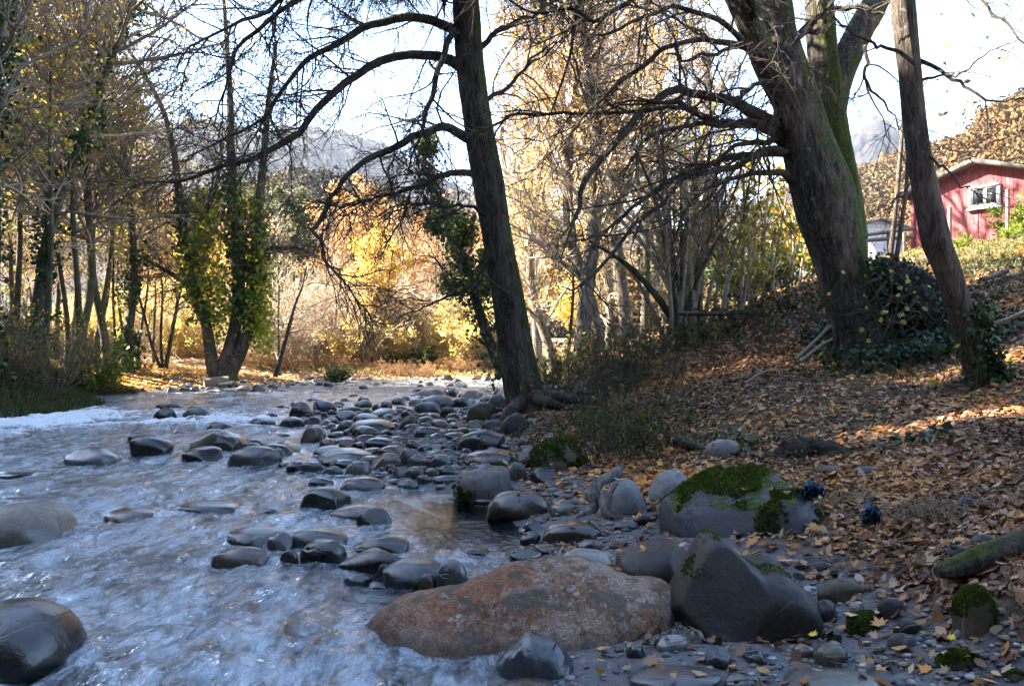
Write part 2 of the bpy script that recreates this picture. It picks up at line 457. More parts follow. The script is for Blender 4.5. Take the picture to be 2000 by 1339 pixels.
def watermat():
    m, nt, out = newmat('river_water'); g = G(nt)
    p = g.pos()
    foam = g.attr('foam'); calm = g.attr('calm')
    w1 = g.noise(g.mapv(p, (1, .40, 1), rot=(0, 0, -.22)), 5.0, 5, .56, .7)
    w2 = g.noise(g.mapv(p, (1, .6, 1), rot=(0, 0, -.22)), 24, 4, .6, .4)
    h = g.math('ADD', w1, g.math('MULTIPLY', w2, .20))
    h = g.math('MULTIPLY', h, g.mr(calm, 0, 1, 1.0, .11, False))
    nb = g.bump(h, 1.0, .10)
    # body: clear water over the bed, milky where aerated and in place of sky reflection
    tr = g.n('ShaderNodeBsdfTransparent'); tr.inputs[0].default_value = (.22, .28, .30, 1)
    df = g.n('ShaderNodeBsdfDiffuse'); df.inputs[0].default_value = (.38, .45, .52, 1); g.l(nb, df.inputs['Normal'])
    body = g.n('ShaderNodeMixShader')
    ae = g.noise(g.mapv(p, (1, .38, 1), rot=(0, 0, -.22)), 2.2, 7, .66, 1.0)
    ae2 = g.noise(g.mapv(p, (1, .36, 1), rot=(0, 0, -.22)), 13, 5, .62, .8)
    aer = g.mr(g.math('ADD', g.math('MULTIPLY', ae, .6), g.math('MULTIPLY', ae2, .4)), .40, .62, .06, .74)
    g.setv(body.inputs[0], g.math('MULTIPLY', aer, g.mr(calm, 0, 1, 1.0, .0, False))); g.l(tr.outputs[0], body.inputs[1]); g.l(df.outputs[0], body.inputs[2])
    gl = g.n('ShaderNodeBsdfGlossy'); gl.inputs['Roughness'].default_value = .035; g.l(nb, gl.inputs['Normal'])
    fr = g.n('ShaderNodeFresnel'); fr.inputs['IOR'].default_value = 1.6; g.l(nb, fr.inputs['Normal'])
    sf = g.n('ShaderNodeMixShader'); g.l(fr.outputs[0], sf.inputs[0]); g.l(body.outputs[0], sf.inputs[1]); g.l(gl.outputs[0], sf.inputs[2])
    fo = g.n('ShaderNodeBsdfDiffuse'); fo.inputs[0].default_value = (.72, .77, .80, 1); g.l(nb, fo.inputs['Normal'])
    fn = g.noise(g.mapv(p, (1, .42, 1), rot=(0, 0, -.2)), 9, 9, .78, 1.4)
    ff = g.mr(g.math('ADD', g.math('MULTIPLY', fn, 1.25), foam), .84, 1.22, 0, .78)  # foam streaks also brighten the water in place of reflected sky
    fs = g.n('ShaderNodeMixShader'); g.l(ff, fs.inputs[0]); g.l(sf.outputs[0], fs.inputs[1]); g.l(fo.outputs[0], fs.inputs[2])
    g.l(fs.outputs[0], out.inputs[0])
    return m
M['water'] = watermat()

def hillmat(name, stops, sc=.05):
    m, nt, out = newmat(name); g = G(nt)
    p = g.pos()
    vc = g.voro(p, sc*7, out='Color'); n = g.noise(p, sc, 5, .6); f = g.noise(p, sc*30, 4, .7)
    t = g.math('ADD', g.math('MULTIPLY', g.sep(vc)[0], .45), g.math('MULTIPLY', n, .6))
    c = g.ramp(t, stops)
    c = g.mix(g.mr(f, .35, .7, .5, 0), c, tuple(x*.4 for x in stops[0][1]))
    g.bsdf(c, .95, g.bump(f, 1.0, 1.0), .05, out=out)
    return m
M['hill_orange'] = hillmat('autumn_wooded_hill', [(.2, (.05, .05, .025)), (.38, (.17, .11, .05)), (.5, (.22, .125, .05)), (.62, (.20, .125, .055)), (.8, (.15, .11, .065))])
M['hill_far'] = hillmat('distant_mountain', [(.2, (.012, .015, .018)), (.45, (.026, .025, .027)), (.6, (.042, .033, .03)), (.8, (.024, .025, .028))], .02)
M['hill_unseen_dark'] = hillmat('unseen_dark_slope', [(.2, (.012, .017, .008)), (.5, (.02, .028, .012)), (.8, (.03, .03, .016))])  # very dark so the added slope behind the viewer returns little light
M['hill_shade'] = hillmat('unseen_shade_ridge', [(.2, (.04, .05, .025)), (.5, (.10, .085, .05)), (.8, (.14, .11, .07))])  # for the added ridge that blocks the sun
# ------------------------------------------------------------------ terrain
def pz(px, py, z):
    d = (CZ-z)*F/(py-HOR); return ((px-1000)/F*d, d, z)
def pd(px, py, d): return tuple(at(px, py, d))
CP = [(-3,4,-.3),(-5,8,-.35),(-8,13,-.4),(-7,20,-.3),(-7,28,-.3),(-4,36,-.22),(-1.6,5.5,-.25),(-2.2,3,-.3),(-4,1,-.35),(2,38,-.2),(4,40,-.2),
  (-10.6,4,0),(-12.3,4,.8),(-10.6,11,0),(-12,11,.8),(-10.3,17.3,0),(-11.4,17.6,.55),(-12.8,27,0),(-13.6,27.5,.35),(-11.6,33,.04),(-9.8,41.5,.04),(-6.5,42.5,.05),(-3.9,43,.05),(-.5,43.5,.06),(4,44,.06),(10,44,.1),
  (-14,17,1.1),(-16,25,1.1),(-15,33,.55),(-12,36.5,.42),(-10,45,.5),(-4,48,.7),(3,49,.7),(12,50,.9),(-30,20,2.2),(-30,40,1.5),(-30,0,2.5),(-10,70,1.8),(10,70,1.8),(-30,70,2),
  pz(950,1335,0),pz(885,1292,-.02),pz(800,1150,-.08),pz(600,1120,-.15),pz(900,1030,-.16),pz(850,1000,-.16),pz(1022,1062,0),pz(1005,992,.01),pz(880,958,.0),pz(780,945,0),pz(615,930,-.02),pz(560,890,-.03),pz(640,850,0),pz(540,812,-.02),pz(700,782,-.0),pz(985,766,0),pz(420,900,-.3),pz(430,840,-.28),
  pz(1000,900,.18),pz(850,860,.16),pz(900,812,.22),pz(720,820,.12),(.3,14.3,.36),pz(1150,1290,.03),pz(1400,1300,.06),pz(1300,1090,.13),pz(1100,1000,.10),pz(1180,1070,.08),
  pz(2000,1339,.13),pz(1700,1200,.12),pz(2000,1150,.38),pz(1600,980,.34),pz(2000,950,.55),pz(1400,880,.40),pz(1750,860,.60),pz(2000,820,.76),pz(1250,840,.36),
  pd(1500,760,11),pd(1680,703,13),pd(1915,752,10),pd(2000,690,10.5),pd(1800,690,12.5),pd(1560,582,15.5),pd(1480,602,18),pd(1400,640,16),pd(1300,690,17),pd(1200,722,18),pd(1150,703,25),pd(1100,718,28),
  pd(1760,517,17),pd(1900,507,16),pd(2000,520,14),pd(1785,503,33),pd(2050,485,30),pd(1650,525,19),pd(1560,560,24),
  (1.0,27,.0),(2.2,29,.55),(.6,24,.12),(1.5,20,.5),(1.6,33,-.05),(3.4,34,.6),(25,25,4.6),(25,10,3.5),(12,3,1.3),(20,3,2.5),(30,60,5),(16,60,4.5),(7,40,1.7),(13,38,4.2),(20,45,5.2),
  (0,-3,.3),(5,-5,.8),(-5,-4,-.3),(-12,-4,.8),(1.5,1.2,.14),(-.3,1.5,-.02),(12,-6,1.4)]
CP = np.array(CP)
def tps_fit(C):
    X = C[:, :2]; n = len(X)
    r2 = ((X[:, None]-X[None])**2).sum(-1)
    K = .5*r2*np.log(np.maximum(r2, 1e-9)); K += np.eye(n)*.02
    Pm = np.hstack([np.ones((n, 1)), X])
    A = np.block([[K, Pm], [Pm.T, np.zeros((3, 3))]])
    s = np.linalg.solve(A, np.concatenate([C[:, 2], np.zeros(3)]))
    return s[:n], s[n:]
_w, _a = tps_fit(CP)
def height(x, y):
    x = np.asarray(x, float); y = np.asarray(y, float)
    sh = x.shape; x = x.ravel(); y = y.ravel(); out = np.empty(len(x))
    for s in range(0, len(x), 20000):
        q = np.stack([x[s:s+20000], y[s:s+20000]], 1)
        r2 = ((q[:, None]-CP[None, :, :2])**2).sum(-1)
        out[s:s+20000] = (.5*r2*np.log(np.maximum(r2, 1e-9)))@_w+_a[0]+q@_a[1:]
    dist = np.hypot(x, y-20)
    k = sst(45, 75, dist)
    z = out*(1-k)+3.0*k
    b = sst(.15, .6, z)
    z = z+b*(.07*fbm(P3(x*.9, y*.9), 3, 5)+.05*fbm(P3(x*3, y*3), 3, 9))*(1-k)+.015*fbm(P3(x*4, y*4), 2, 3)*(1-b)
    # hollow right of the oak is not shaped; its shade is the mound's colour
    return z.reshape(sh)
def geo(a, b, n): return a*(b/a)**(np.linspace(0, 1, n))
gy = np.concatenate([np.linspace(-8, .6, 22, endpoint=False), geo(.6+1, 100+1, 330)-1, geo(110, 1500, 14)])
gx = np.concatenate([-geo(30, 1500, 16)[::-1], np.linspace(-28, -8.2, 60), np.linspace(-8, 14, 250), np.linspace(14.4, 28, 34), geo(30, 1500, 16)])
GX, GY = np.meshgrid(gx, gy)
GZ = height(GX, GY)
def gridquads(nr, nc):
    i = np.arange(nr-1)[:, None]*nc+np.arange(nc-1)[None]
    return np.stack([i, i+1, i+nc+1, i+nc], -1).reshape(-1, 4)
ground = obj('ground', mesh('ground', np.stack([GX, GY, GZ], -1).reshape(-1, 3), [gridquads(len(gy), len(gx))], M['ground']))
tag(ground, kind='structure')
def hz(x, y):
    """ground height by lookup in the finished grid"""
    x = np.asarray(x, float); y = np.asarray(y, float)
    i = np.clip(np.searchsorted(gx, x)-1, 0, len(gx)-2); j = np.clip(np.searchsorted(gy, y)-1, 0, len(gy)-2)
    u = np.clip((x-gx[i])/(gx[i+1]-gx[i]), 0, 1); v = np.clip((y-gy[j])/(gy[j+1]-gy[j]), 0, 1)
    return (GZ[j, i]*(1-u)+GZ[j, i+1]*u)*(1-v)+(GZ[j+1, i]*(1-u)+GZ[j+1, i+1]*u)*v
_D = geo(1.6, 120, 2600)
def hit(px, py):
    x = (px-1000)/F*_D; z = CZ+(HOR-py)/F*_D
    g = np.maximum(hz(x, _D), 0.0)
    b = np.nonzero(z <= g)[0]
    if len(b) == 0: return None
    d = _D[b[0]]
    return np.array([(px-1000)/F*d, d, max(float(hz((px-1000)/F*d, d)), 0.0)])

# ------------------------------------------------------------------ hills
HILLV = []
def hill(name, ridge, run, base, mat, bump, bs, n=160, m=60, back=1.0):
    """ridge: list of world points; the slope falls towards the camera over `run` metres"""
    Rg = resample(ridge, n)
    cen = Rg[:, :2]; dirv = -cen/np.linalg.norm(cen, axis=1, keepdims=True)
    ts = np.concatenate([np.linspace(-back, 0, m//3, endpoint=False), np.linspace(0, 1, m)])
    V = np.zeros((len(ts), n, 3))
    for k, t in enumerate(ts):
        f = np.cos(np.clip(abs(t), 0, 1)*np.pi)*.5+.5
        f = f*.55+(1-min(abs(t), 1))*.45
        V[k, :, :2] = cen+dirv*run*t
        V[k, :, 2] = base+(Rg[:, 2]-base)*f
    p = V*np.array([1, 1, .6])
    nz = fbm(p/bs/6, 3, 4)*bump*2.2+np.abs(fbm(p/bs, 3, 8))*bump*1.5
    V[..., 2] += nz*(1-np.clip(np.abs(ts), 0, 1)**6)[:, None]
    V[-1, :, 2] = base-2; V[0, :, 2] = base-2
    o = obj(name, mesh(name, V.reshape(-1, 3), [gridquads(len(ts), n)], mat))
    HILLV.append(V); return tag(o, kind='structure')
hill('mountain', [at(-300,300,700), at(0,262,720), at(200,270,720), at(360,250,740), at(480,268,760), at(580,262,800), at(700,275,850), at(820,330,850), at(950,400,800), at(1200,450,800), at(1500,440,850)], 380, 3, M['hill_far'], 8, 14, 260, 70)
hill('mountain', [at(1350,430,900), at(1560,360,900), at(1640,280,900), at(1680,248,900), at(1712,236,900), at(1745,250,900), at(1790,300,900), at(1860,370,900), at(1990,420,900)], 330, 3, M['hill_far'], 8, 14, 200, 70)
hill('hill', [at(1200,560,160), at(1400,520,170), at(1560,450,180), at(1640,385,190), at(1720,345,190), at(1800,330,180), at(1880,300,165), at(1950,245,150), at(2010,215,140), at(2150,165,130), at(2400,150,120)], 80, 4, M['hill_orange'], 2.2, 3.2, 320, 110)
hill('hill', [at(250,420,190), at(420,400,180), at(560,380,170), at(640,405,160), at(720,420,150), at(800,450,150), at(900,480,160), at(1000,500,165), at(1150,520,170), at(1300,540,180)], 70, 2, M['hill_orange'], 2.2, 3.2, 320, 110)
# the crowns that clothe the two nearer hills
def far_wood(V, n, r0, r1, pal, label, q=80):
    k0 = V.shape[0]//4
    i = rng.integers(k0-6, V.shape[0]-6, n); j = rng.integers(0, V.shape[1]-1, n); c = V[i, j]+rng.normal(size=(n, 3))*np.array([1.5, 1.5, .3])
    r = rng.uniform(r0, r1, n); pt = fbm(c/25, 2, 6)
    idx = np.clip(((pt+.5)*len(pal)*.6+rng.integers(0, len(pal), n)*.55).astype(int), 0, len(pal)-1)
    base = np.array(pal)[idx]*rng.uniform(.7, 1.2, (n, 1))
    d = nrm(rng.normal(size=(n, q, 3))); d[..., 2] = np.abs(d[..., 2])*1.3
    p = c[:, None]+d*(r[:, None]*rng.uniform(.5, 1.1, (n, q)))[..., None]+np.array([0, 0, 1])*(r*.3)[:, None, None]
    p = p.reshape(-1, 3); nn = nrm(d.reshape(-1, 3)+rng.normal(size=(n*q, 3))*.6)
    a = nrm(np.cross(nn, rng.normal(size=(n*q, 3)))); b = np.cross(nn, a); sz = np.repeat(r, q)[:, None]*rng.uniform(.08, .20, (n*q, 1))
    W_ = np.stack([p-a*sz, p+b*sz*.8, p+a*sz, p-b*sz*.8], 1).reshape(-1, 3)
    col = np.repeat(base, q, 0)*rng.uniform(.88, 1.12, (n*q, 1))
    o = obj('far_forest', mesh('far_forest', W_, [np.arange(len(W_)).reshape(-1, 4)], M['crown_far'], col=col, smooth=False))
    tag(o, label, 'forest', kind='stuff')
def crownmat():
    m, nt, out = newmat('far_crown'); g = G(nt); c = g.attr('Col', out='Color'); p = g.pos()
    f = g.noise(p, 1.6, 5, .75)
    g.bsdf(g.mix(g.mr(f, .38, .6), g.mix(1.0, c, (.35, .35, .35), 'MULTIPLY'), c), .95, g.bump(f, 1.0, .9), .05, out=out); return m
M['crown_far'] = crownmat()
HP = [(.09,.09,.045),(.17,.11,.05),(.25,.14,.055),(.29,.16,.06),(.22,.145,.065),(.17,.13,.085),(.25,.18,.075)]
far_wood(HILLV[2], 9500, .9, 2.0, HP, 'orange autumn forest covering the hill behind the red cabin')
far_wood(HILLV[3], 7000, 1.0, 2.2, [(.14,.11,.08),(.20,.12,.05),(.17,.14,.10),(.09,.085,.05),(.22,.14,.07)], 'brownish autumn forest on the low hill beyond the far bank')
# unseen ridge added on the left, outside the frame, to shade the valley floor
def ridge_h(y):
    q = y-5.6       # y is taken where the sun's ray crosses the crest
    h = 42.5-17*sst(26, 33, y)-22*sst(32, 40, y)
    h = h-5.6*np.exp(-((q-8.6)/.32)**2)-4.6*np.exp(-((q-11.5)/.25)**2)-6.0*np.exp(-((q-9.7)/.12)**2)-10.5*np.exp(-((q-14.1)/.22)**4)  # dips cut in the crest so sun beams reach chosen spots
    return h
ys = np.concatenate([np.linspace(-45, 5, 40), np.linspace(5.2, 26, 220), np.linspace(26.4, 54, 60)])
RV = []
for t in np.linspace(0, 1, 20):           # river side
    RV.append(np.stack([-24-16*t+0*ys, ys, 2+(ridge_h(ys+.1405*16*(1-t))-2)*t**.8], -1))
for t in np.linspace(0.1, 1, 8):
    RV.append(np.stack([-40-40*t+0*ys, ys, ridge_h(ys-.1405*40*t)*(1-t)+3*t], -1))
RV = np.array(RV)
RV[..., 2] += .3*fbm(RV/3, 3, 6)
# and an unseen slope added behind the viewer to hold back sky light
xs = np.linspace(-60, 45, 90); SV = []
for t in np.linspace(0, 1, 16): SV.append(np.stack([xs, -7-24*t-.004*(xs-5)**2+0*xs, 1+38*t**.8+0*xs], -1))
for t in np.linspace(.1, 1, 8): SV.append(np.stack([xs, -31-50*t-.004*(xs-5)**2, 39*(1-t)+0*xs], -1))
SV = np.array(SV); SV[..., 2] += 1.2*fbm(SV/4, 3, 16)
o = obj('unseen_shade_slope', mesh('unseen_shade_slope', SV.reshape(-1, 3), [gridquads(SV.shape[0], SV.shape[1])[:, ::-1]], M['hill_unseen_dark'])); tag(o, kind='structure')
o = obj('unseen_shade_slope', mesh('unseen_shade_slope', RV.reshape(-1, 3), [gridquads(RV.shape[0], RV.shape[1])], M['hill_shade']))
tag(o, kind='structure')
# ------------------------------------------------------------------ stones
def ico(sub):
    import bmesh
    bm = bmesh.new(); bmesh.ops.create_icosphere(bm, subdivisions=sub, radius=1)
    V = np.array([v.co[:] for v in bm.verts]); Fc = np.array([[v.index for v in f.verts] for f in bm.faces]); bm.free()
    return V, Fc
ICO5, ICO4, ICO3, ICO2 = ico(5), ico(4), ico(3), ico(2)
def rock_shape(base, seed, amp=.13, cuts=3, soft=.10, sq=2.3, fine=.02):
    V, Fc = base
    rg = np.random.default_rng(seed)
    n = nrm(V)
    r = (np.abs(n)**sq).sum(1)**(-1/sq)
    r = r*(1+amp*fbm(n*1.1+seed*5.1, 3, seed, .45))
    v = n*r[:, None]
    for _ in range(cuts):
        pn = nrm(rg.normal(size=3)); c = rg.uniform(.62, .85)
        h = v@pn; ex = h-c
        k = np.where(ex > -soft, (ex+soft)**2/(4*soft), 0); k = np.where(ex > soft, ex, k)
        v = v-np.outer(k*.92, pn)
    v = v+n*(fine*fbm(n*5+seed, 4, seed+3))[:, None]
    mx = np.abs(v).max(0); v = v/mx
    return v, Fc
ROUND = [mesh('stone_shape', *(lambda a: (a[0], [a[1]]))(rock_shape(ICO4, 20+i, .15, 1+i % 3, .20, 2.1+.15*(i % 4))), M['stone']) for i in range(14)]
ANGLE = [mesh('stone_shape', *(lambda a: (a[0], [a[1]]))(rock_shape(ICO4, 60+i, .22, 7, .05, 2.2, .03)), M['stone']) for i in range(9)]
SC_COL = {'g': (.155, .155, .16), 'b': (.105, .12, .145), 'd': (.055, .054, .058), 'k': (.025, .022, .02), 't': (.25, .19, .13), 'r': (.19, .125, .095), 'w': (.42, .41, .39), 'p': (.27, .27, .26), 'o': (.15, .125, .085)}
CNAME = {'g': 'grey', 'b': 'blue-grey', 'd': 'dark grey', 'k': 'blackish', 't': 'tan', 'r': 'reddish brown', 'w': 'whitish', 'p': 'pale grey', 'o': 'olive brown'}
STONES = []      # records for the labels and for the foam
def put_stone(x0, x1, yt, yb, c, flags='', label=None, nm=None, group=None, tilt=None, name='river_stone'):
    cx = (x0+x1)/2
    h = hit(cx, yb)
    if h is None: return None
    d = h[1]; w = (x1-x0)/2/F*d
    ry = w*random.uniform(.65, .95)
    if 'f' in flags: ry = w*1.0
    cd = d+ry*.75; w = (x1-x0)/2/F*cd
    gz = max(float(hz((cx-1000)/F*cd, cd)), -.12)
    zt = CZ+(HOR-yt)/F*cd
    th = (yb-HOR)/F
    zb = max(h[2], 0)
    sink = .08
    hh = .1
    for _ in range(40):
        f = zb+sink*hh+math.sqrt(hh*hh+(ry*th)**2)-zt
        hh = max(.02, hh-.5*f)
    hh = max(hh, .22*min(w, ry))
    if 'W' in flags: hh *= 1.18
    if d > 8.5: w *= 1.10; ry *= 1.1; hh *= 1.08
    me = random.choice(ANGLE if 'a' in flags else ROUND)
    o = obj(name, me)
    o.location = ((cx-1000)/F*cd, cd, zb+sink*hh)
    sx = random.choice((-1, 1)); sy = random.choice((-1, 1))
    o.scale = (w*1.03*sx, ry*sy, hh)
    o.rotation_euler = (random.uniform(-.08, .08), random.uniform(-.07, .07) if tilt is None else tilt, random.uniform(-.2, .2))
    k = random.uniform(.42, .78)
    cc = SC_COL[c]; wm = random.uniform(-.06, .06)
    o.color = (cc[0]*k*(1+wm), cc[1]*k, cc[2]*k*(1-wm), 1)
    o['moss'] = .42 if 'M' in flags else (.14 if 'm' in flags else 0.0)
    o['wet'] = 1.0 if 'W' in flags else (.5 if cx < 1000 and d > 7 else .35 if cx < 1150 else .12)
    o['category'] = 'stone'
    STONES.append(dict(o=o, px=cx, py=(yt+yb)/2, x0=x0, x1=x1, yt=yt, yb=yb, c=c, fl=flags, label=label, nm=nm, group=group, w=w, h=hh))
    return o

def profile_rock(name, pts, d, thick, mat, color, label, cat='boulder', amp=.05, nsc=3.0, pw=2.4, zc=.25, lean=0.0, moss=0, wet=0, seed=1, group=None, fine=.012, front=1.0, layers=44, Mn=110, pit=0.0, nm=None, sharp=False, facets=0):
    """a boulder whose silhouette across the view is the outline pts, with its own depth"""
    W = np.array([at(x, y, d) for x, y in pts])[:, [0, 2]]
    W = np.vstack([W, W[:1]])
    C3 = np.stack([W[:, 0], np.zeros(len(W)), W[:, 1]], -1)
    q = resample(C3, Mn+1)[:-1][:, [0, 2]]
    if sharp:
        sl = np.concatenate([[0], np.cumsum(np.linalg.norm(np.diff(W, axis=0), axis=1))]); tt = np.linspace(0, sl[-1], Mn+1)[:-1]
        q = np.stack([np.interp(tt, sl, W[:, 0]), np.interp(tt, sl, W[:, 1])], -1)
    for _ in range(2): q = .25*np.roll(q, 1, 0)+.5*q+.25*np.roll(q, -1, 0)
    lo, hi = q.min(0), q.max(0)
    cen = np.array([(lo[0]+hi[0])/2, lo[1]+(hi[1]-lo[1])*zc])
    ts = np.sin(np.linspace(-1, 1, layers)*np.pi/2)
    V = []
    for t in ts:
        s = max(max(0, 1-abs(t)**pw)**(1/pw), 1e-3)
        yy = d+thick*t*(front if t < 0 else 1.0)
        pp = cen+(q-cen)*s
        V.append(np.stack([pp[:, 0], yy+lean*(pp[:, 1]-lo[1]), pp[:, 1]], -1))
    V = np.array(V)
    nl = np.stack([V[..., 0]-cen[0], (V[..., 1]-d)*.8, V[..., 2]-cen[1]], -1); nl = nrm(nl)
    s = nsc
    disp = amp*fbm(V*s+seed*3.3, 4, seed)+fine*fbm(V*s*7, 4, seed+2)
    if pit: disp = disp-pit*np.maximum(fbm(V*s*2.2+9, 3, seed+5), 0)
    V = V+nl*disp[..., None]
    if facets:                         # broken planes on the upper and front faces
        fr = np.random.default_rng(seed); c3 = np.array([cen[0], d, cen[1]]); ext = np.array([(hi[0]-lo[0])/2, thick, (hi[1]-lo[1])*.6])
        for _ in range(facets):
            pn = nrm(fr.normal(size=3)*np.array([1, .9, .8])-np.array([0, .45, -.1])); hgt = ((V-c3)/ext)@pn; c_ = fr.uniform(.66, .84); ex = hgt-c_
            k = np.where(ex > -.04, (ex+.04)**2/.16, 0); k = np.where(ex > .04, ex, k); V = V-(k*.9)[..., None]*pn*ext
    org = np.array([cen[0], d, lo[1]])
    n = Mn; L = len(ts)
    i = np.arange(L-1)[:, None]*n+np.arange(n)[None]; j = np.arange(L-1)[:, None]*n+((np.arange(n)+1) % n)[None]
    Q = np.stack([i, j, j+n, i+n], -1).reshape(-1, 4)
    me = mesh(name, V.reshape(-1, 3)-org, [Q], mat)
    o = obj(name, me, loc=tuple(org)); o.color = (color[0]*.62, color[1]*.62, color[2]*.62, 1); o['moss'] = moss; o['wet'] = wet
    tag(o, label, cat, group)
    xs = [p[0] for p in pts]; yy = [p[1] for p in pts]
    STONES.append(dict(o=o, px=sum(xs)/len(xs), py=sum(yy)/len(yy), x0=min(xs), x1=max(xs), yt=min(yy), yb=max(yy), c='g', fl='', label=label, nm=nm, group=group, w=(hi[0]-lo[0])/2, h=1))
    return o
S = M['stone']
profile_rock('boulder', [(1245,1070),(1262,1030),(1300,985),(1345,950),(1385,925),(1430,911),(1480,912),(1520,930),(1560,955),(1592,985),(1608,1020),(1605,1050),(1560,1072),(1480,1090),(1400,1105),(1300,1100)], 5.9, .62, S, (.075, .078, .085), 'large grey boulder with thick green moss cap beside the leafy bank', amp=.05, moss=.25, seed=4, zc=.35, sharp=True, facets=6, nm='moss-capped boulder')
profile_rock('boulder', [(1303,1230),(1308,1195),(1330,1155),(1358,1110),(1382,1075),(1403,1058),(1425,1066),(1450,1088),(1478,1110),(1520,1108),(1552,1126),(1580,1160),(1590,1195),(1575,1222),(1500,1240),(1400,1248)], 4.15, .34, S, (.04, .035, .031), 'dark pyramid-shaped boulder with a sharp peak and a dab of moss', amp=.018, fine=.006, moss=.05, seed=7, zc=.15, lean=.35, pw=4.0, sharp=True, facets=7, nm='pyramid boulder')
profile_rock('boulder', [(1203,1125),(1208,1090),(1240,1072),(1290,1056),(1318,1058),(1345,1075),(1372,1110),(1380,1145),(1340,1160),(1260,1150)], 4.95, .3, S, (.05, .045, .042), 'dark square-edged boulder with a pale front corner behind the orange slab', amp=.02, fine=.006, seed=9, zc=.2, pw=3.6, sharp=True, facets=6, nm='square-edged boulder')
profile_rock('boulder', [(965,1330),(975,1295),(992,1265),(1012,1238),(1035,1228),(1060,1240),(1080,1243),(1105,1262),(1125,1290),(1132,1310),(1060,1345),(990,1350)], 3.7, .16, S, (.10, .115, .145), 'shiny wet blue-grey stone with a sunlit left edge on dark sand', cat='stone', amp=.03, fine=.004, wet=.9, seed=12, zc=.1, pw=2.2, sharp=True, nm='shiny wet stone')
profile_rock('boulder', [(-70,1290),(-60,1200),(-20,1178),(30,1173),(75,1184),(112,1208),(136,1244),(142,1275),(120,1300),(60,1320),(-20,1320)], 3.75, .3, S, (.045, .04, .04), 'big dark rounded boulder at the water edge of the lower left corner', amp=.02, fine=.004, wet=.75, seed=15, zc=.25, nm='corner boulder')
profile_rock('boulder', [(-70,1050),(-60,1010),(-20,990),(40,983),(85,984),(115,1000),(130,1025),(136,1050),(100,1068),(0,1075)], 6.5, .42, S, (.27, .24, .20), 'broad smooth tan boulder with stream water curling round its end', amp=.03, fine=.004, wet=.05, seed=18, zc=.25, nm='tan stream boulder')
profile_rock('boulder', [(372,880),(373,855),(388,838),(412,832),(436,835),(452,843),(468,852),(476,872),(470,888),(420,895)], 12.1, .36, S, (.10, .075, .06), 'large brown wet boulder with a humped top standing in the stream', amp=.05, seed=21, wet=.55, pw=3, zc=.2, facets=4, nm='humped brown boulder')
profile_rock('boulder', [(1178,1012),(1180,980),(1195,950),(1213,935),(1234,940),(1252,962),(1262,990),(1255,1015),(1215,1030)], 6.6, .2, S, (.25, .255, .26), 'pale egg-shaped boulder standing upright with three leaves stuck on it', amp=.02, fine=.004, seed=24, zc=.35, nm='upright egg boulder')
profile_rock('boulder', [(1268,990),(1268,965),(1282,935),(1305,919),(1328,921),(1345,940),(1346,965),(1330,1005),(1290,1010)], 6.75, .2, S, (.27, .28, .285), 'tall pale speckled boulder tilted against the moss-capped boulder', amp=.02, fine=.004, seed=27, zc=.4, nm='tilted pale boulder')
profile_rock('boulder', [(885,970),(888,945),(905,920),(940,909),(975,908),(993,918),(995,945),(985,968),(940,982)], 8.2, .33, S, (.20, .18, .18), 'grey boulder with a dark mossy rim at the back of the pool', amp=.02, seed=29, moss=.17, zc=.2, pw=3, nm='mossy-rimmed boulder')
cg = profile_rock('conglomerate_slab', [(676,1268),(706,1232),(748,1199),(796,1172),(850,1162),(900,1154),(945,1142),(985,1126),(1035,1109),(1082,1103),(1130,1107),(1180,1121),(1230,1141),(1290,1143),(1322,1160),(1335,1195),(1310,1235),(1200,1245),(1100,1262),(980,1300),(850,1300),(745,1290)], 4.2, .30, M['conglo'], (.3, .2, .1), 'orange and pink pebbly conglomerate slab sloping into the stream', amp=.040, nsc=3.6, fine=.014, seed=31, zc=.08, pw=1.9, lean=.40, pit=.03, front=1.5, Mn=200, layers=80, nm='orange slab')

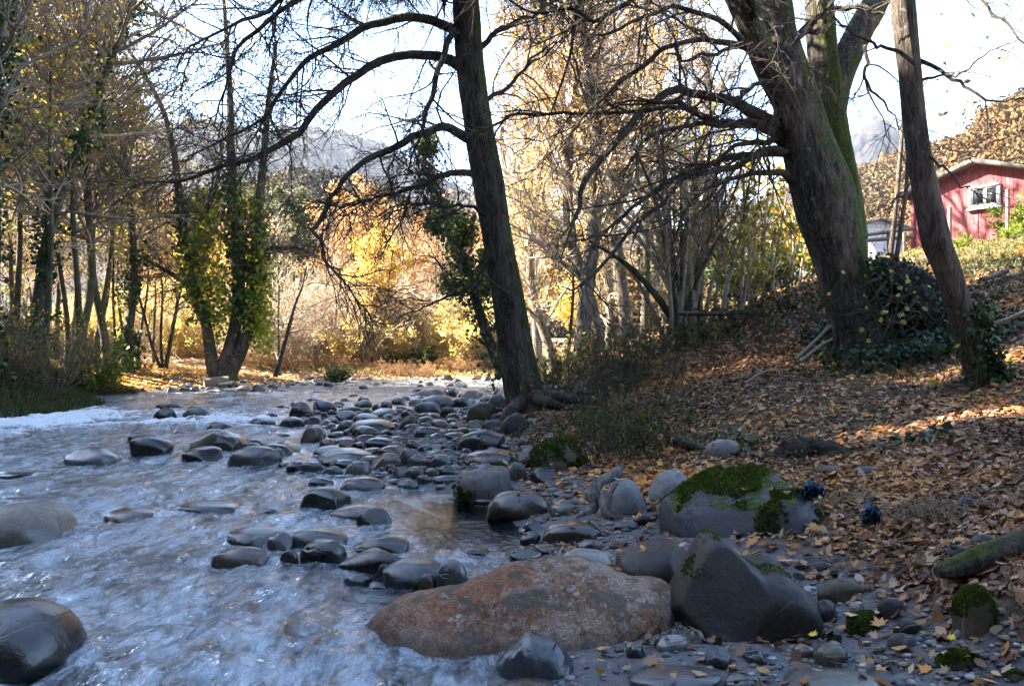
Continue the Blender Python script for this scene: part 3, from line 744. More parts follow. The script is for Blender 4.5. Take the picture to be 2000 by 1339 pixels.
# origin and scale of each block, then x0 x1 top bottom colour flags | label / short name
BLK = [((400,720,4.0), '''
365 480 135 185 d
545 665 285 325 d
640 840 265 390 d a|dark grey peaked boulder at the far edge of the gravel bar/dark peaked boulder
830 1020 250 335 b|large smooth blue-grey stone behind the dark peaked boulder/smooth blue-grey stone
940 1025 315 360 k
350 545 385 450 d f
480 570 350 400 r
560 775 375 465 d a
780 905 375 450 o
1030 1190 330 400 g
1170 1350 350 405 b f
1170 1310 215 300 d a
1175 1300 245 305 o
1060 1220 285 335 b f
1040 1180 405 490 g
1125 1470 400 500 t|long pale whale-backed stone in the middle of the gravel bar/whale-backed stone
1150 1360 445 530 o
1245 1350 465 515 g
760 950 470 580 r W|round wet brown stone at the shore of the gravel bar/round wet brown stone
965 1120 487 530 d
1165 1350 515 590 o
1010 1160 540 580 k f
1150 1250 575 625 k
1250 1480 535 625 d
790 910 228 265 d f
1460 1560 230 285 o
1540 1600 213 250 d
1600 1760 235 290 t
1700 1970 212 305 b|biggest blue stone at the back of the gravel bar/biggest blue stone
1640 1840 265 355 b
1655 1870 160 230 r
1840 1990 143 220 r a
1625 1700 158 188 k
1310 1495 310 375 r f
1530 1660 370 470 o
1650 1800 370 425 p
1675 1760 345 380 o
1740 1850 345 385 o
1560 1675 430 480 g
1680 1765 425 465 g
1760 1900 400 465 p
1735 1910 475 530 g
1640 1850 455 530 b
370 690 580 690 d
530 635 625 705 b
520 740 555 650 t|smooth olive-tan stone behind the grey humped stone in the stream/olive-tan stream stone
300 445 545 600 d
300 430 578 635 o
560 670 725 785 d a
640 790 725 805 k a
860 1080 600 668 g f
960 1270 688 775 g a
830 1310 620 755 r a|wide cracked brown-grey boulder in front of the gravel bar/cracked brown-grey boulder
728 960 728 825 g a|faceted grey stone at the near edge of the gravel bar/faceted grey stone
920 1080 760 840 p
1105 1290 725 840 p|round speckled grey stone on the near edge of the gravel bar/round speckled stone
1085 1180 822 870 t
1000 1100 828 862 g f
820 1000 853 915 d
1230 1380 618 670 g f
1280 1540 665 780 r a
1520 1680 630 750 g
1590 1740 670 770 g
1670 1790 700 770 r
1730 1880 640 720 g
1765 1930 665 780 g
1415 1500 745 800 g
1475 1590 770 850 p
1565 1720 768 860 o
1355 1415 765 812 p
1430 1480 775 820 r
1710 1820 780 840 t
1650 1770 830 900 g
1390 1480 840 885 d
1410 1530 860 920 k f
1500 1665 865 945 b
1790 1990 830 890 b f
1370 1620 600 675 o a
1450 1560 570 630 g f
1310 1380 265 330 o
1370 1475 255 320 o a
1215 1295 308 345 o
1380 1480 355 400 d f
1440 1520 385 425 o
1530 1600 330 380 r
1470 1560 315 350 g
1500 1590 285 320 g f
910 960 340 385 d
785 830 350 400 d
670 705 262 290 d
630 670 475 500 d f
560 660 500 530 p f
490 630 482 508 d f
670 800 474 500 d f
1110 1200 192 225 b f
830 960 168 195 r f
360 485 128 187 d a
495 640 158 186 o f
1965 2040 190 230 d
2040 2150 170 215 g
'''), ((400,720,4.0), '''
205 590 620 770 g W|wet grey humped stone leading the cluster in mid stream/grey humped stone
1055 1415 840 985 g|broad speckled grey boulder where the stream enters the pool/broad speckled boulder
757 1215 910 1112 d a W|big faceted dark boulder standing in the shallows left of the pool/big faceted boulder
958 1440 1045 1200 r|wet brown humped boulder at the mouth of the pool/wet brown humped boulder
1175 1460 1100 1250 d W
965 1330 1200 1285 d f
415 585 1080 1155 g W
'''), ((850,720,4.0), '''
255 500 265 415 o|smooth olive boulder sitting left of the leaning alder foot/smooth olive boulder
205 340 170 240 g m
125 285 222 310 d
420 570 195 305 g a
290 400 250 305 p
80 260 415 485 d fa
260 400 403 465 o
170 295 455 505 o
0 120 470 525 b f
75 240 495 550 o mf
190 570 500 640 d Wm|dark glossy hollowed boulder with yellow leaves along its top/dark hollowed boulder
340 600 400 510 d am
510 745 350 520 d a|angular grey rock wedged under the alder foot/angular wedged rock
250 640 630 745 r f|long low reddish stone among the bar pebbles/low reddish stone
645 865 630 770 g a
835 975 500 605 p
670 770 600 650 p
770 835 585 625 t
770 1170 560 790 o Mf|long boulder wholly covered in bright green moss below the bramble/mossy long boulder
575 720 725 885 p
480 750 870 965 b|smooth dark blue oval stone lying before the mossy-rimmed boulder/blue oval stone
380 900 975 1180 r W|big dark brown boulder at the right shore of the pool/dark brown pool boulder
260 500 980 1050 r f
895 1110 1040 1140 p
670 860 1180 1270 d a
720 1010 755 880 d a
1380 1590 1190 1260 g
820 930 955 1005 r
770 860 915 960 g
1280 1440 1255 1300 d f
1570 1700 1140 1225 k
175 245 710 760 d
265 350 735 775 r
350 450 725 760 b
480 560 700 750 g
600 680 660 700 g
600 660 600 650 t
680 830 890 940 d f
920 1080 950 995 b f
1000 1080 870 910 g
440 560 240 270 p
80 200 345 400 o
20 90 260 340 b
40 160 300 380 d
'''), ((850,1000,3.95), '''
813 1283 57 235 r|large flat-topped grey-brown boulder on the right of the pool/flat-topped boulder
975 1390 280 440 w|pale whitish oval stone behind the orange slab/pale oval stone
1090 1320 200 290 g
730 1050 230 315 b
655 830 140 250 d
570 830 280 375 d
210 420 265 340 k f
0 250 390 610 p W
125 520 480 622 p|smooth pale stone tucked against the back of the orange slab/smooth tucked stone
1460 1640 1005 1130 b a|pointed blue-grey stone lying on dark sand/pointed sand stone
1710 1950 940 1080 w|fat whitish cobble on the sand beside the pyramid boulder/fat whitish cobble
1690 1780 940 1050 p
1500 2230 1155 1380 g|long grey stone cut by the bottom edge on wet sand/bottom grey stone
480 960 1262 1420 t|flat tan stone cut by the bottom edge under the shiny wet stone/bottom tan stone
270 440 1130 1200 b W
410 470 1118 1160 b
1200 1320 995 1030 w f
1620 1660 980 1020 d
1340 1420 245 285 b
850 910 325 360 d
900 980 350 390 g
770 905 355 400 b f
1650 1770 525 600 r
1750 1900 545 620 t
980 1060 340 380 g
455 510 915 945 b
'''), ((400,1000,3.95), '''
130 650 115 268 d W|long striped dark stone lying slantwise in the current/striped slant stone
340 490 180 285 g
475 720 150 312 g a
640 1100 130 292 g W|long grey-topped stone on top of the row across the current/grey-topped row stone
720 1090 230 412 k W|squat black wet stone in the row across the current/squat black stone
60 515 265 432 r W|low shiny stone with a white glint at its tip, first of the row/low shiny stone
1150 1630 190 350 d W
1030 1590 255 492 k W
1235 1550 330 502 p
1370 1885 352 585 b|big smooth blue-grey oval stone ending the row across the current/smooth oval row stone
1650 1775 470 615 t
1070 1300 475 575 b W
580 730 290 420 d W
1000 1140 230 290 d
1240 1410 545 600 d W
'''), ((0,720,4.0), '''
820 1220 1085 1200 r fW
1390 1860 1070 1132 d fW
525 905 612 742 p|pale wedge-shaped stone with water sliding over it in mid stream/pale wedge stone
1020 1330 545 672 d W|dark hooked stone with a low tail in mid stream/dark hooked stone
1020 1260 500 572 o
1219 1410 306 396 k a
1225 1320 274 306 d
1310 1412 274 306 d
1433 1630 300 402 p|pale grey domed stone beside the black rock upstream/pale domed stone
1465 1610 370 426 r
1628 1812 415 485 d
1370 1500 485 520 d f
1450 1732 628 716 d W
1600 1720 745 778 d f
20 270 815 852 d f
1580 1670 310 340 d f
'''), ((1300,820,2.58), '''
200 385 92 192 w|smooth whitish boulder lying alone among the orange leaves/lone whitish boulder
445 545 680 732 d
655 850 690 758 d f
762 1000 798 920 o m
743 880 905 1027 d a
530 615 1025 1090 t
625 760 1120 1210 t
745 920 1120 1242 o|striped round stone with a leaf at its foot near the bottom edge/striped round stone
380 515 1150 1232 b a
195 330 1138 1252 b a
115 195 1055 1120 w
300 475 1270 1360 p
588 1100 1265 1400 p|broad flat grey stone cut by the bottom edge right of centre/broad bottom stone
620 680 1030 1080 d
360 405 1020 1050 g
585 640 1145 1180 b
640 700 760 810 b
830 880 730 770 g
745 890 225 278 o m
0 60 1290 1339 g
130 240 1310 1360 b
'''), ((1600,820,2.58), '''
300 440 893 1002 d
120 350 960 1075 o M|low dark green mossy stone right of the pyramid boulder/low mossy stone
690 890 812 1085 o M|tall upright stone wrapped in bright moss near the right edge/tall mossy stone
600 830 1150 1255 o M
240 560 1230 1315 d
350 480 1070 1152 g
640 790 625 692 d
770 870 570 642 g
370 520 1003 1092 k
280 350 850 902 w
150 232 910 972 w
20 130 1055 1132 d a
0 76 690 737 d
935 1050 1245 1315 o M
680 900 1305 1370 d
500 575 770 812 b
370 420 620 670 d
700 780 385 460 b
780 830 210 250 b
170 300 230 275 b m
145 225 755 785 b f
680 730 1055 1100 p
420 490 1085 1150 g
985 1035 1160 1200 b
600 700 1200 1250 d
640 720 300 330 d
850 920 1340 1370 g
960 1000 1030 1060 w
''')]
for (ox, oy, sc), txt in BLK:
    for ln in txt.strip().splitlines():
        a, _, lab = ln.partition('|')
        f = a.split()
        x0, x1, yt, yb = [float(v) for v in f[:4]]
        lb, _, nm = lab.partition('/')
        put_stone(ox+x0/sc, ox+x1/sc, oy+yt/sc, oy+yb/sc, f[4], f[5] if len(f) > 5 else '', lb or None, nm or None)

# filler stones on the gravel bar and along the far shore
def free(px, py, r):
    for s in STONES:
        if abs(s['px']-px) < (s['x1']-s['x0'])*.34+r*.5 and abs(s['py']-py) < (s['yb']-s['yt'])*.32+r*.28: return False
    return True
BAR = np.array([(560,815),(700,775),(975,768),(1000,800),(1090,830),(1060,900),(1100,990),(1010,985),(990,905),(890,905),(860,940),(720,935),(640,895),(640,850)], float)
def inside(poly, x, y):
    c = False; j = len(poly)-1
    for i in range(len(poly)):
        if (poly[i][1] > y) != (poly[j][1] > y) and x < (poly[j][0]-poly[i][0])*(y-poly[i][1])/(poly[j][1]-poly[i][1])+poly[i][0]: c = not c
        j = i
    return c
n = 0
for _ in range(6000):
    if n >= 84: break
    px, py = random.uniform(560, 1100), random.uniform(765, 995)
    r = random.uniform(9, 20)*(.55+(py-765)/230*.8)
    if not inside(BAR, px, py) or not free(px, py, r): continue
    put_stone(px-r, px+r*random.uniform(.8, 1.4), py-r*random.uniform(.5, .8), py+r*.35, random.choice('gdbdorddkg'), random.choice(['', '', 'a', 'f']), group='stones heaped on the gravel bar'); n += 1
n = 0
for _ in range(3000):
    if n >= 34: break
    px = random.uniform(330, 975); t = (px-330)/645
    py = 757-12*t+random.uniform(-8, 8)
    r = random.uniform(5, 13)
    if not free(px, py, r): continue
    put_stone(px-r, px+r*1.2, py-r*.7, py+r*.3, random.choice('dggpbtw'), random.choice(['a', '', 'f']), group='rocks along the far shore'); n += 1
# revetment of piled blocks behind the alder
for i, (px, py, r) in enumerate([(1078,722,10),(1074,738,11),(1082,752,12),(1070,762,11),(1092,770,12),(1080,778,13),(1100,758,11),(1064,775,9)]):
    put_stone(px-r, px+r, py-8, py+7, random.choice('gpt'), 'a', group='stacked blocks of the bank wall')

# labels: a stone without one is told apart by its look and the nearest named stone
for s in STONES:
    if s['label']: s['o']['label'] = s['label']; continue
named = [s for s in STONES if s['nm']]
ORD = ['nearest', 'second', 'third', 'fourth', 'fifth', 'sixth', 'seventh', 'eighth', 'ninth', 'tenth', 'eleventh', 'twelfth']
slots = {}
for s in STONES:
    if s['label']: continue
    A = min(named, key=lambda q: math.hypot(q['px']-s['px'], (q['py']-s['py'])*1.6))
    dx, dy = s['px']-A['px'], (s['py']-A['py'])*1.6
    side = ('right of' if dx > 0 else 'left of') if abs(dx) > abs(dy) else ('in front of' if dy > 0 else 'behind')
    wpx = s['x1']-s['x0']
    size = 'tiny' if wpx < 22 else 'small' if wpx < 42 else 'middle-sized' if wpx < 75 else 'large'
    shp = 'angular' if 'a' in s['fl'] else 'flat' if 'f' in s['fl'] else 'rounded'
    if 'M' in s['fl']: shp = 'moss-covered'
    dsc = f"{size} {CNAME[s['c']]} {shp} stone"
    slots.setdefault((dsc, side, A['nm']), []).append((math.hypot(dx, dy), s))
for (dsc, side, an), L in slots.items():
    L.sort(key=lambda t: t[0])
    for k, (_, s) in enumerate(L):
        w = '' if len(L) == 1 else f", {ORD[min(k, 11)]} of its kind"
        s['o']['label'] = f"{dsc} {side} the {an}{w}"
for s in STONES:
    if s['group']: s['o']['group'] = s['group']
    elif s['o'].name.startswith('river_stone'): s['o']['group'] = 'river stones in and beside the stream'

# cushions of moss on the mossy stones
def moss_on(o, n, thr, rg, ln=.012, sc=6.0, seed=3, nzw=.5, zmin=-9):
    bpy.context.view_layer.update()
    Mx = np.array(o.matrix_world); me = o.data; nv = len(me.vertices)
    co = np.empty(nv*3, np.float32); me.vertices.foreach_get('co', co); co = co.reshape(-1, 3)
    W = co@Mx[:3, :3].T+Mx[:3, 3]
    me.calc_loop_triangles(); nt_ = len(me.loop_triangles); ti = np.empty(nt_*3, np.int32); me.loop_triangles.foreach_get('vertices', ti); ti = ti.reshape(-1, 3)
    A, B, C = W[ti[:, 0]], W[ti[:, 1]], W[ti[:, 2]]; N = np.cross(B-A, C-A); ar = np.linalg.norm(N, axis=1); N = nrm(N)
    cen_ = W.mean(0); fl = np.sum(N*((A+B+C)/3-cen_), 1) < 0; N[fl] *= -1
    c = (A+B+C)/3; m_ = N[:, 2]*nzw+fbm(c*sc+seed, 4, seed)*.9
    k = (m_ > thr) & (c[:, 2] > W[:, 2].min()+zmin); p = ar*k
    if p.sum() <= 0: return
    i = rg.choice(nt_, n, p=p/p.sum()); u, v = rg.random((n, 1)), rg.random((n, 1)); f = (u+v) > 1; u = np.where(f, 1-u, u); v = np.where(f, 1-v, v)
    q = A[i]*(1-u-v)+B[i]*u+C[i]*v; d = nrm(N[i]+rg.normal(size=(n, 3))*.45+np.array([0, 0, .25]))
    s_ = nrm(np.cross(d, rg.normal(size=(n, 3)))); h_ = ln*rg.uniform(.4, 1.3, (n, 1))*(1+.8*np.maximum(fbm(q*30, 2, 4), 0))[:, None]
    Vw = np.stack([q-s_*h_*.32-d*.002, q+s_*h_*.32-d*.002, q+d*h_], 1).reshape(-1, 3)
    inv = np.linalg.inv(Mx); L = Vw@inv[:3, :3].T+inv[:3, 3]
    pal = np.array([(.06,.10,.012),(.10,.15,.015),(.035,.06,.01),(.13,.17,.02),(.05,.06,.015)])
    pt = np.clip(((fbm(q*9, 3, 8)*.9+.5)*5).astype(int), 0, 4)
    col = pal[np.where(rg.random(n) < .55, pt, rg.integers(0, 5, n))]*rg.uniform(.5, 1.2, (n, 1))
    obj('moss', mesh('moss', L, [np.arange(n*3).reshape(-1, 3)], M['grass'], col=col, smooth=False), o)
_rg = np.random.default_rng(404)
for s in STONES:
    if s['nm'] == 'moss-capped boulder': moss_on(s['o'], 22000, .52, _rg, .016, 3.2)
    elif s['nm'] == 'pyramid boulder': moss_on(s['o'], 1500, .50, _rg, .010, 5, zmin=.30)
    elif s['nm'] == 'mossy-rimmed boulder': moss_on(s['o'], 4500, .34, _rg, .02, 3)
    elif 'M' in s['fl']: moss_on(s['o'], 7000, .02, _rg, .008 if s['o'].location.y < 6 else .022, 5)

# pebbles: too many to count, one sheet of little stones
PV, PF = ICO2[0], ICO2[1]
pb = MB(); k = 0
def pebble_patch(px, py, n, sx, sy, r0, r1):
    cnt = 0
    for _ in range(n):
        x, y = px+random.gauss(0, sx), py+random.gauss(0, sy)
        h = hit(x, y)
        if h is None or h[2] <= .005 or h[2] > .6: continue
        r = random.uniform(r0, r1)*random.uniform(.5, 1)
        v, _f = PV, PF
        a = random.uniform(0, 6.28); c, s_ = math.cos(a), math.sin(a)
        sca = np.array([r*random.uniform(.8, 1.4), r, r*random.uniform(.4, .75)])
        w = v*sca*(1+.18*vn(v*1.3+random.uniform(0, 90), 3))[:, None]
        w = np.stack([w[:, 0]*c-w[:, 1]*s_, w[:, 0]*s_+w[:, 1]*c, w[:, 2]], -1)+np.array([h[0], h[1], h[2]+r*.15])
        col = np.array(random.choice([(.13,.13,.14),(.09,.1,.12),(.2,.19,.18),(.06,.06,.065),(.2,.15,.11),(.32,.31,.3)]))
        pb.add(w, [_f], col)
for a in [(1180,1330,60,160,30,.006,.02),(1500,1290,260,180,40,.007,.026),(1850,1270,240,120,50,.007,.026),(1290,1170,90,60,60,.008,.03),(1100,1060,160,60,25,.01,.04),(1010,960,260,60,40,.015,.05),(850,890,420,130,40,.02,.07),(800,830,420,140,25,.03,.09),(900,795,260,90,14,.04,.1),(600,752,300,200,8,.06,.18),(1620,1180,140,60,40,.01,.03),(1330,1240,90,50,20,.01,.022)]:
    pebble_patch(*a)
def pebmat():
    m, nt, out = newmat('pebble_mix'); g = G(nt)
    c = g.attr('Col', out='Color'); p = g.pos()
    n = g.noise(p, 60, 4, .7)
    g.bsdf(g.mix(g.mr(n, .3, .7), g.mix(1.0, c, (.6, .6, .6), 'MULTIPLY'), c), .6, g.bump(n, .4, .01), .35, out=out); return m
M['pebble'] = pebmat()
o = pb.build('pebbles', M['pebble']); tag(o, 'loose mixed pebbles between the bigger stones of the gravel bar', 'pebbles', kind='stuff')

# ------------------------------------------------------------------ water
rows = geo(.7, 62, 620)
u = np.sinh(np.linspace(-2.6, 2.2, 560))/np.sinh(2.6)
u = np.sign(u)*np.abs(u); u = u*1.7-.12
UU, DD = np.meshgrid(u, rows)
WX = UU*DD; WY = DD
fl = np.array([math.sin(-.25), -math.cos(-.25)])         # flow direction
a_ = WX*fl[0]+WY*fl[1]; b_ = -WX*fl[1]+WY*fl[0]
calm = np.exp(-(((WX+.25+.12*(WY-7.2))/.75)**2+((WY-7.4)/1.6)**2)**2)
calm = np.maximum(calm, .85*np.exp(-(((WX+.5)/.55)**2+((WY-4.95)/.6)**2)**2))
rap = np.exp(-(((WX+9)/3.2)**2+((WY-17.5)/5.0)**2))+.55*np.exp(-(((WX+6)/4)**2+((WY-17.2)/1.2)**2))
rap = rap+.26*np.exp(-(((WX+1.7)/1.1)**2+((WY-3.7)/.6)**2))+.4*np.exp(-(((WX+7)/5)**2+((WY-27)/4)**2))+.35*np.exp(-(((WX+3)/4)**2+((WY-38)/4)**2))
amp = (1-.97*calm)*(1.0+2.0*rap)
big = fbm(P3(a_*.55, b_*.95), 3, 2)*.055
mid = (.5-np.abs(fbm(P3(a_*1.5, b_*3.0), 3, 5)))*.05
sm = (.45-np.abs(fbm(P3(a_*2.6, b_*6.5), 3, 8)))*.030
fin = fbm(P3(a_*13, b_*22), 2, 12)*.006*np.clip(8/WY, .1, 1)
ledge = -.10*sst(18.2, 16.6, WY)*sst(-3.5, -7, WX)      # a small drop by the left bank
WZ = amp*(big+mid+sm+fin)+ledge*0
stf = np.zeros_like(WX)
for s in STONES:                                          # wakes and foam behind stones in the current
    L = s['o'].location
    if not (-9 < L.x < .2 and L.y > 3 and L.z < .6 and s['w'] > .1): continue
    if s['px'] > 640 and s['py'] > 930: continue
    w = s['w']; dx, dy = WX-L.x, WY-L.y
    al = dx*fl[0]+dy*fl[1]; ac = -dx*fl[1]+dy*fl[0]
    near = np.exp(-((ac/(w*1.25))**2+((al-.9*w)/(w*1.3))**2)**2)
    stf = np.maximum(stf, .32*near)
    rim = np.exp(-((np.hypot(dx, dy)-w*1.1)/(.18*w+.02))**2)
    WZ = WZ+.02*rim*np.where(al < 0, 1, -.6)*(1-calm)
foam = np.clip(.19*rap+stf*(1-calm), 0, .6)+.34*np.clip(WZ*9*rap, -.5, 1)+.16*np.clip((WZ-.02)*25, -1, 1.5)*(1-calm)
foam = foam-.075-.0*sst(18, 28, WY)-.6*calm
water = obj('river', mesh('river', np.stack([WX, WY, WZ], -1).reshape(-1, 3), [gridquads(len(rows), len(u))], M['water'], attrs={'foam': foam, 'calm': calm}))
tag(water, kind='structure')
# ------------------------------------------------------------------ the three traced trees
def trace(pts, d0, d1, n, rmul=1.0, base=None):
    """pts: (px, py, r_px) along a limb; depth runs d0 -> d1"""
    pts = np.array(pts, float)
    t = np.concatenate([[0], np.cumsum(np.linalg.norm(np.diff(pts[:, :2], axis=0), axis=1))]); t /= t[-1]
    d = d0+(d1-d0)*t
    W = np.array([at(p[0], p[1], dd) for p, dd in zip(pts, d)])
    r = pts[:, 2]/F*d*rmul
    q = resample(np.column_stack([W, r*8]), n)
    return q[:, :3], np.maximum(q[:, 3]/8, .003)
def bark_trunk(P, Rr, k, seed, furrow=.02, mb=None):
    V, Q = tubes(P[None], Rr[None], k)
    n = len(P); V = V.reshape(n, k, 3)
    ang = np.arange(k)*2*np.pi/k
    Lc = np.concatenate([[0], np.cumsum(np.linalg.norm(np.diff(P, axis=0), axis=1))])
    A, LL = np.meshgrid(ang, Lc)
    q = P3(np.cos(A)*2.6, np.sin(A)*2.6, LL*.75+seed)
    ridge = .5-np.abs(fbm(q*2.0, 3, seed))*1.6
    lump = fbm(P3(np.cos(A)*.9, np.sin(A)*.9, LL*.55), 3, seed+4)
    N = nrm(V-P[:, None])
    V = V+N*(furrow*ridge+Rr[:, None]*.16*lump)[..., None]
    if mb is not None: mb.add(V.reshape(-1, 3), [Q])
    return V.reshape(-1, 3), Q
def localize(o, org):
    pass
def emit(name, mat, parent, parts, org, smooth=True):
    """parts: list of (V, Q[, col]); vertices moved to the parent's frame"""
    mb = MB()
    for p in parts: mb.add(p[0]-org, [p[1]], p[2] if len(p) > 2 else None)
    return mb.build(name, mat, parent, smooth)

def twig_levels(P, R, rg, spec):
    """spec: list of grow kwargs; returns list of (P,R) levels"""
    out = []; cur = (P, R)
    for s in spec:
        s = dict(s)
        cur = grow(cur[0], cur[1], rg, **s); out.append(cur)
    return out
DROOP = [dict(num=22, t0=.10, t1=1, L=(.5, 2.1), ang=(.5, 1.25), n=7, wig=.20, trop=(0, 0, -.07), rr=.009, rmin=.0042),
         dict(num=8, t0=.15, t1=1, L=(.25, .9), ang=(.4, 1.1), n=5, wig=.22, trop=(0, 0, -.05), rr=.007, rmin=.0032),
         dict(num=4, t0=.2, t1=1, L=(.12, .42), ang=(.4, 1.0), n=3, wig=.2, trop=(0, 0, 0), rr=.006, rmin=.0024)]
OAKS = [dict(DROOP[0], rmin=.0042), dict(DROOP[1], num=7, rmin=.0032), dict(DROOP[2], num=3, rmin=.0024)]
def traced_limb(parent, org, pts, d0, d1, rg, n=26, spec=DROOP, mat='limb', num0=None, kids=True):
    P, Rr = trace(pts, d0, d1, n, .84)
    jit = fbm(P3(np.linspace(0, 6, n), rg.uniform(0, 50), 0)[:, None]*np.ones((1, 1, 1)), 3, 3) if False else None
    w = np.linspace(0, 1, n)[:, None]*np.array([[1, 1, 1]])
    P = P+np.stack([fbm(P3(np.linspace(0, 16, n), rg.uniform(0, 50), k*5.0), 1, 6) for k in range(3)], -1)*.035*np.minimum(1, np.linspace(0, 5, n))[:, None]
    P = P+np.stack([fbm(P3(np.linspace(0, 7, n), rg.uniform(0, 50), k*9.0), 2, 3) for k in range(3)], -1)*.05*np.minimum(1, np.linspace(0, 6, n))[:, None]
    V, Q = tubes(P[None], Rr[None], 10)
    lm = emit('limb', M[mat], parent, [(V, Q)], org)
    if kids:
        sp = [dict(s) for s in spec]
        sp[0]['num'] = max(5, int(np.linalg.norm(np.diff(P, axis=0), axis=1).sum()*(num0 or 6.5)))
        parts = []
        for (p, r), k in zip(twig_levels(P[None], Rr[None], rg, sp), (5, 4, 3)):
            parts.append(tubes(p, r, k))
        emit('twigs', M['twig'], lm, parts, org)
    return P, Rr

# --- leaning alder on the gravel bar
rg = np.random.default_rng(3)
b = at(1035, 806, 14.6); b[2] = hz(b[0], b[1])
alder = thing('alder_tree', 'dark leaning alder on the gravel bar with arching limbs over the stream', 'tree', b)
tp = [(1042,822,62),(1036,806,50),(1030,790,43),(1025,771,39.5),(1006,666,34),(989,560,30),(975,485,28.5),(963,420,28.5),(952,351,29.5),(938,275,28),(928,211,26.5),(920,150,27),(916,105,27),(910,0,27.5),(903,-120,23),(895,-300,18),(890,-520,10)]
P, Rr = trace(tp, 14.6, 14.8, 230)
V, Q = bark_trunk(P, Rr, 72, 3, .026)
emit('trunk', M['bark_dark'], alder, [(V, Q)], b)
alder_limbs = [
 ([(892,60,13),(878,56,12),(846,42,11),(790,31,10),(738,46,9),(685,72,8),(625,102,6.5),(590,126,6),(561,161,5),(540,197,4.5),(519,225,4),(474,253,3.2),(421,281,2.4),(370,310,1.6)], 14.7, 12.6),
 ([(905,134,15),(875,116,13),(839,106,11),(790,104,10.5),(745,119,10),(703,144,9.5),(671,175,9),(632,207,8.5),(597,239,8),(562,270,7.5),(519,295,7),(484,312,6),(421,328,5),(351,354,3.5),(298,351,2),(240,365,1.2)], 14.7, 11.8),
 ([(925,275,14),(906,267,12),(878,252,10.5),(846,251,9.5),(808,265,8.5),(766,290,8),(720,312,7),(675,340,6),(650,380,5.5),(622,432,5.5),(604,450,5)], 14.6, 12.2),
 ([(608,447,4.2),(620,460,3.6),(632,480,3.6),(635,503,3.6),(660,539,2.8),(671,553,2.6),(699,585,2.2),(720,613,1.8),(741,629,1.6),(766,631,1.3),(790,618,1)], 12.2, 11.8),
 ([(930,340,10),(917,339,8.5),(882,338,7.5),(847,351,6.5),(801,370,5.5),(773,378,4),(720,386,3),(670,400,2),(630,430,1.2)], 14.6, 12.8),
 ([(893,60,9),(878,77,8),(861,133,7),(843,197,6),(829,239,4.5),(815,275,3),(800,330,2),(790,390,1)], 14.5, 13.4),
 ([(905,-100,16),(860,-90,12),(760,-60,9),(650,-22,7),(593,0,6),(547,32,5.5),(505,63,5),(467,98,4.5),(449,133,3.5),(430,190,2.5),(415,250,1.5)], 14.7, 12.4),
 ([(905,-130,15),(840,-130,10),(700,-75,7),(600,-25,6),(547,3,5.5),(505,25,5),(439,46,3.6),(380,85,2.4),(340,130,1.3)], 14.7, 12.0),
 ([(905,-60,12),(880,-20,10),(868,0,9),(850,-40,8),(820,-120,6),(770,-220,3)], 14.7, 13.5),
 ([(935,95,8),(965,70,6),(1000,45,5),(1050,25,4),(1110,-20,2.5),(1160,-60,1)], 14.7, 15.8),
 ([(945,420,5),(920,405,4),(880,402,3.4),(830,395,2.6),(780,400,1.8),(740,425,1)], 14.5, 13.2),
 ([(960,500,5),(930,545,4),(885,572,3.4),(850,590,2.6),(815,600,1.8),(770,625,1)], 14.5, 13.6),
 ([(940,200,7),(975,180,5),(1010,150,4),(1045,110,3),(1080,85,2),(1130,60,1)], 14.7, 15.3),
]
for pts, d0, d1 in alder_limbs: traced_limb(alder, b, pts, d0, d1, rg)
# fine hanging spray from the crown above the frame
top = np.stack([np.array([at(900+random.uniform(-20, 20), random.uniform(-420, -60), 14.7) for _ in range(1)])[0] for _ in range(26)])
dirs = np.stack([rg.uniform(-1, .9, 26), rg.uniform(-.9, .5, 26), rg.uniform(-.15, .35, 26)], -1)
Pn = top[:, None]+nrm(dirs)[:, None]*np.linspace(0, 1, 9)[None, :, None]*rg.uniform(1.6, 3.4, (26, 1, 1))
Pn[..., 2] -= np.linspace(0, 1, 9)**2*1.0
Rn = np.broadcast_to(np.linspace(.045, .008, 9), (26, 9))
parts = [tubes(Pn, Rn, 6)]
for (p, r), k in zip(twig_levels(Pn, Rn, rg, DROOP), (5, 4, 3)): parts.append(tubes(p, r, k))
emit('crown', M['twig'], alder, parts, b)
# surface roots gripping the bar
parts = []
for pts in ([(1030,790,20),(1060,805,16),(1100,812,11),(1150,806,7),(1190,812,3)], [(1025,795,18),(1000,815,12),(985,835,7),(975,850,3)], [(1040,800,18),(1060,825,13),(1085,845,8),(1120,852,4)]):
    q, r = trace(pts, 14.4, 13.6, 16); q[:, 2] = np.maximum(q[:, 2], hz(q[:, 0], q[:, 1])-.02) if False else hz(q[:, 0], q[:, 1])+np.linspace(.25, .02, 16)
    parts.append(tubes(q[None], r[None], 10))
for pp in parts: emit('root', M['bark_dark'], alder, [pp], b)

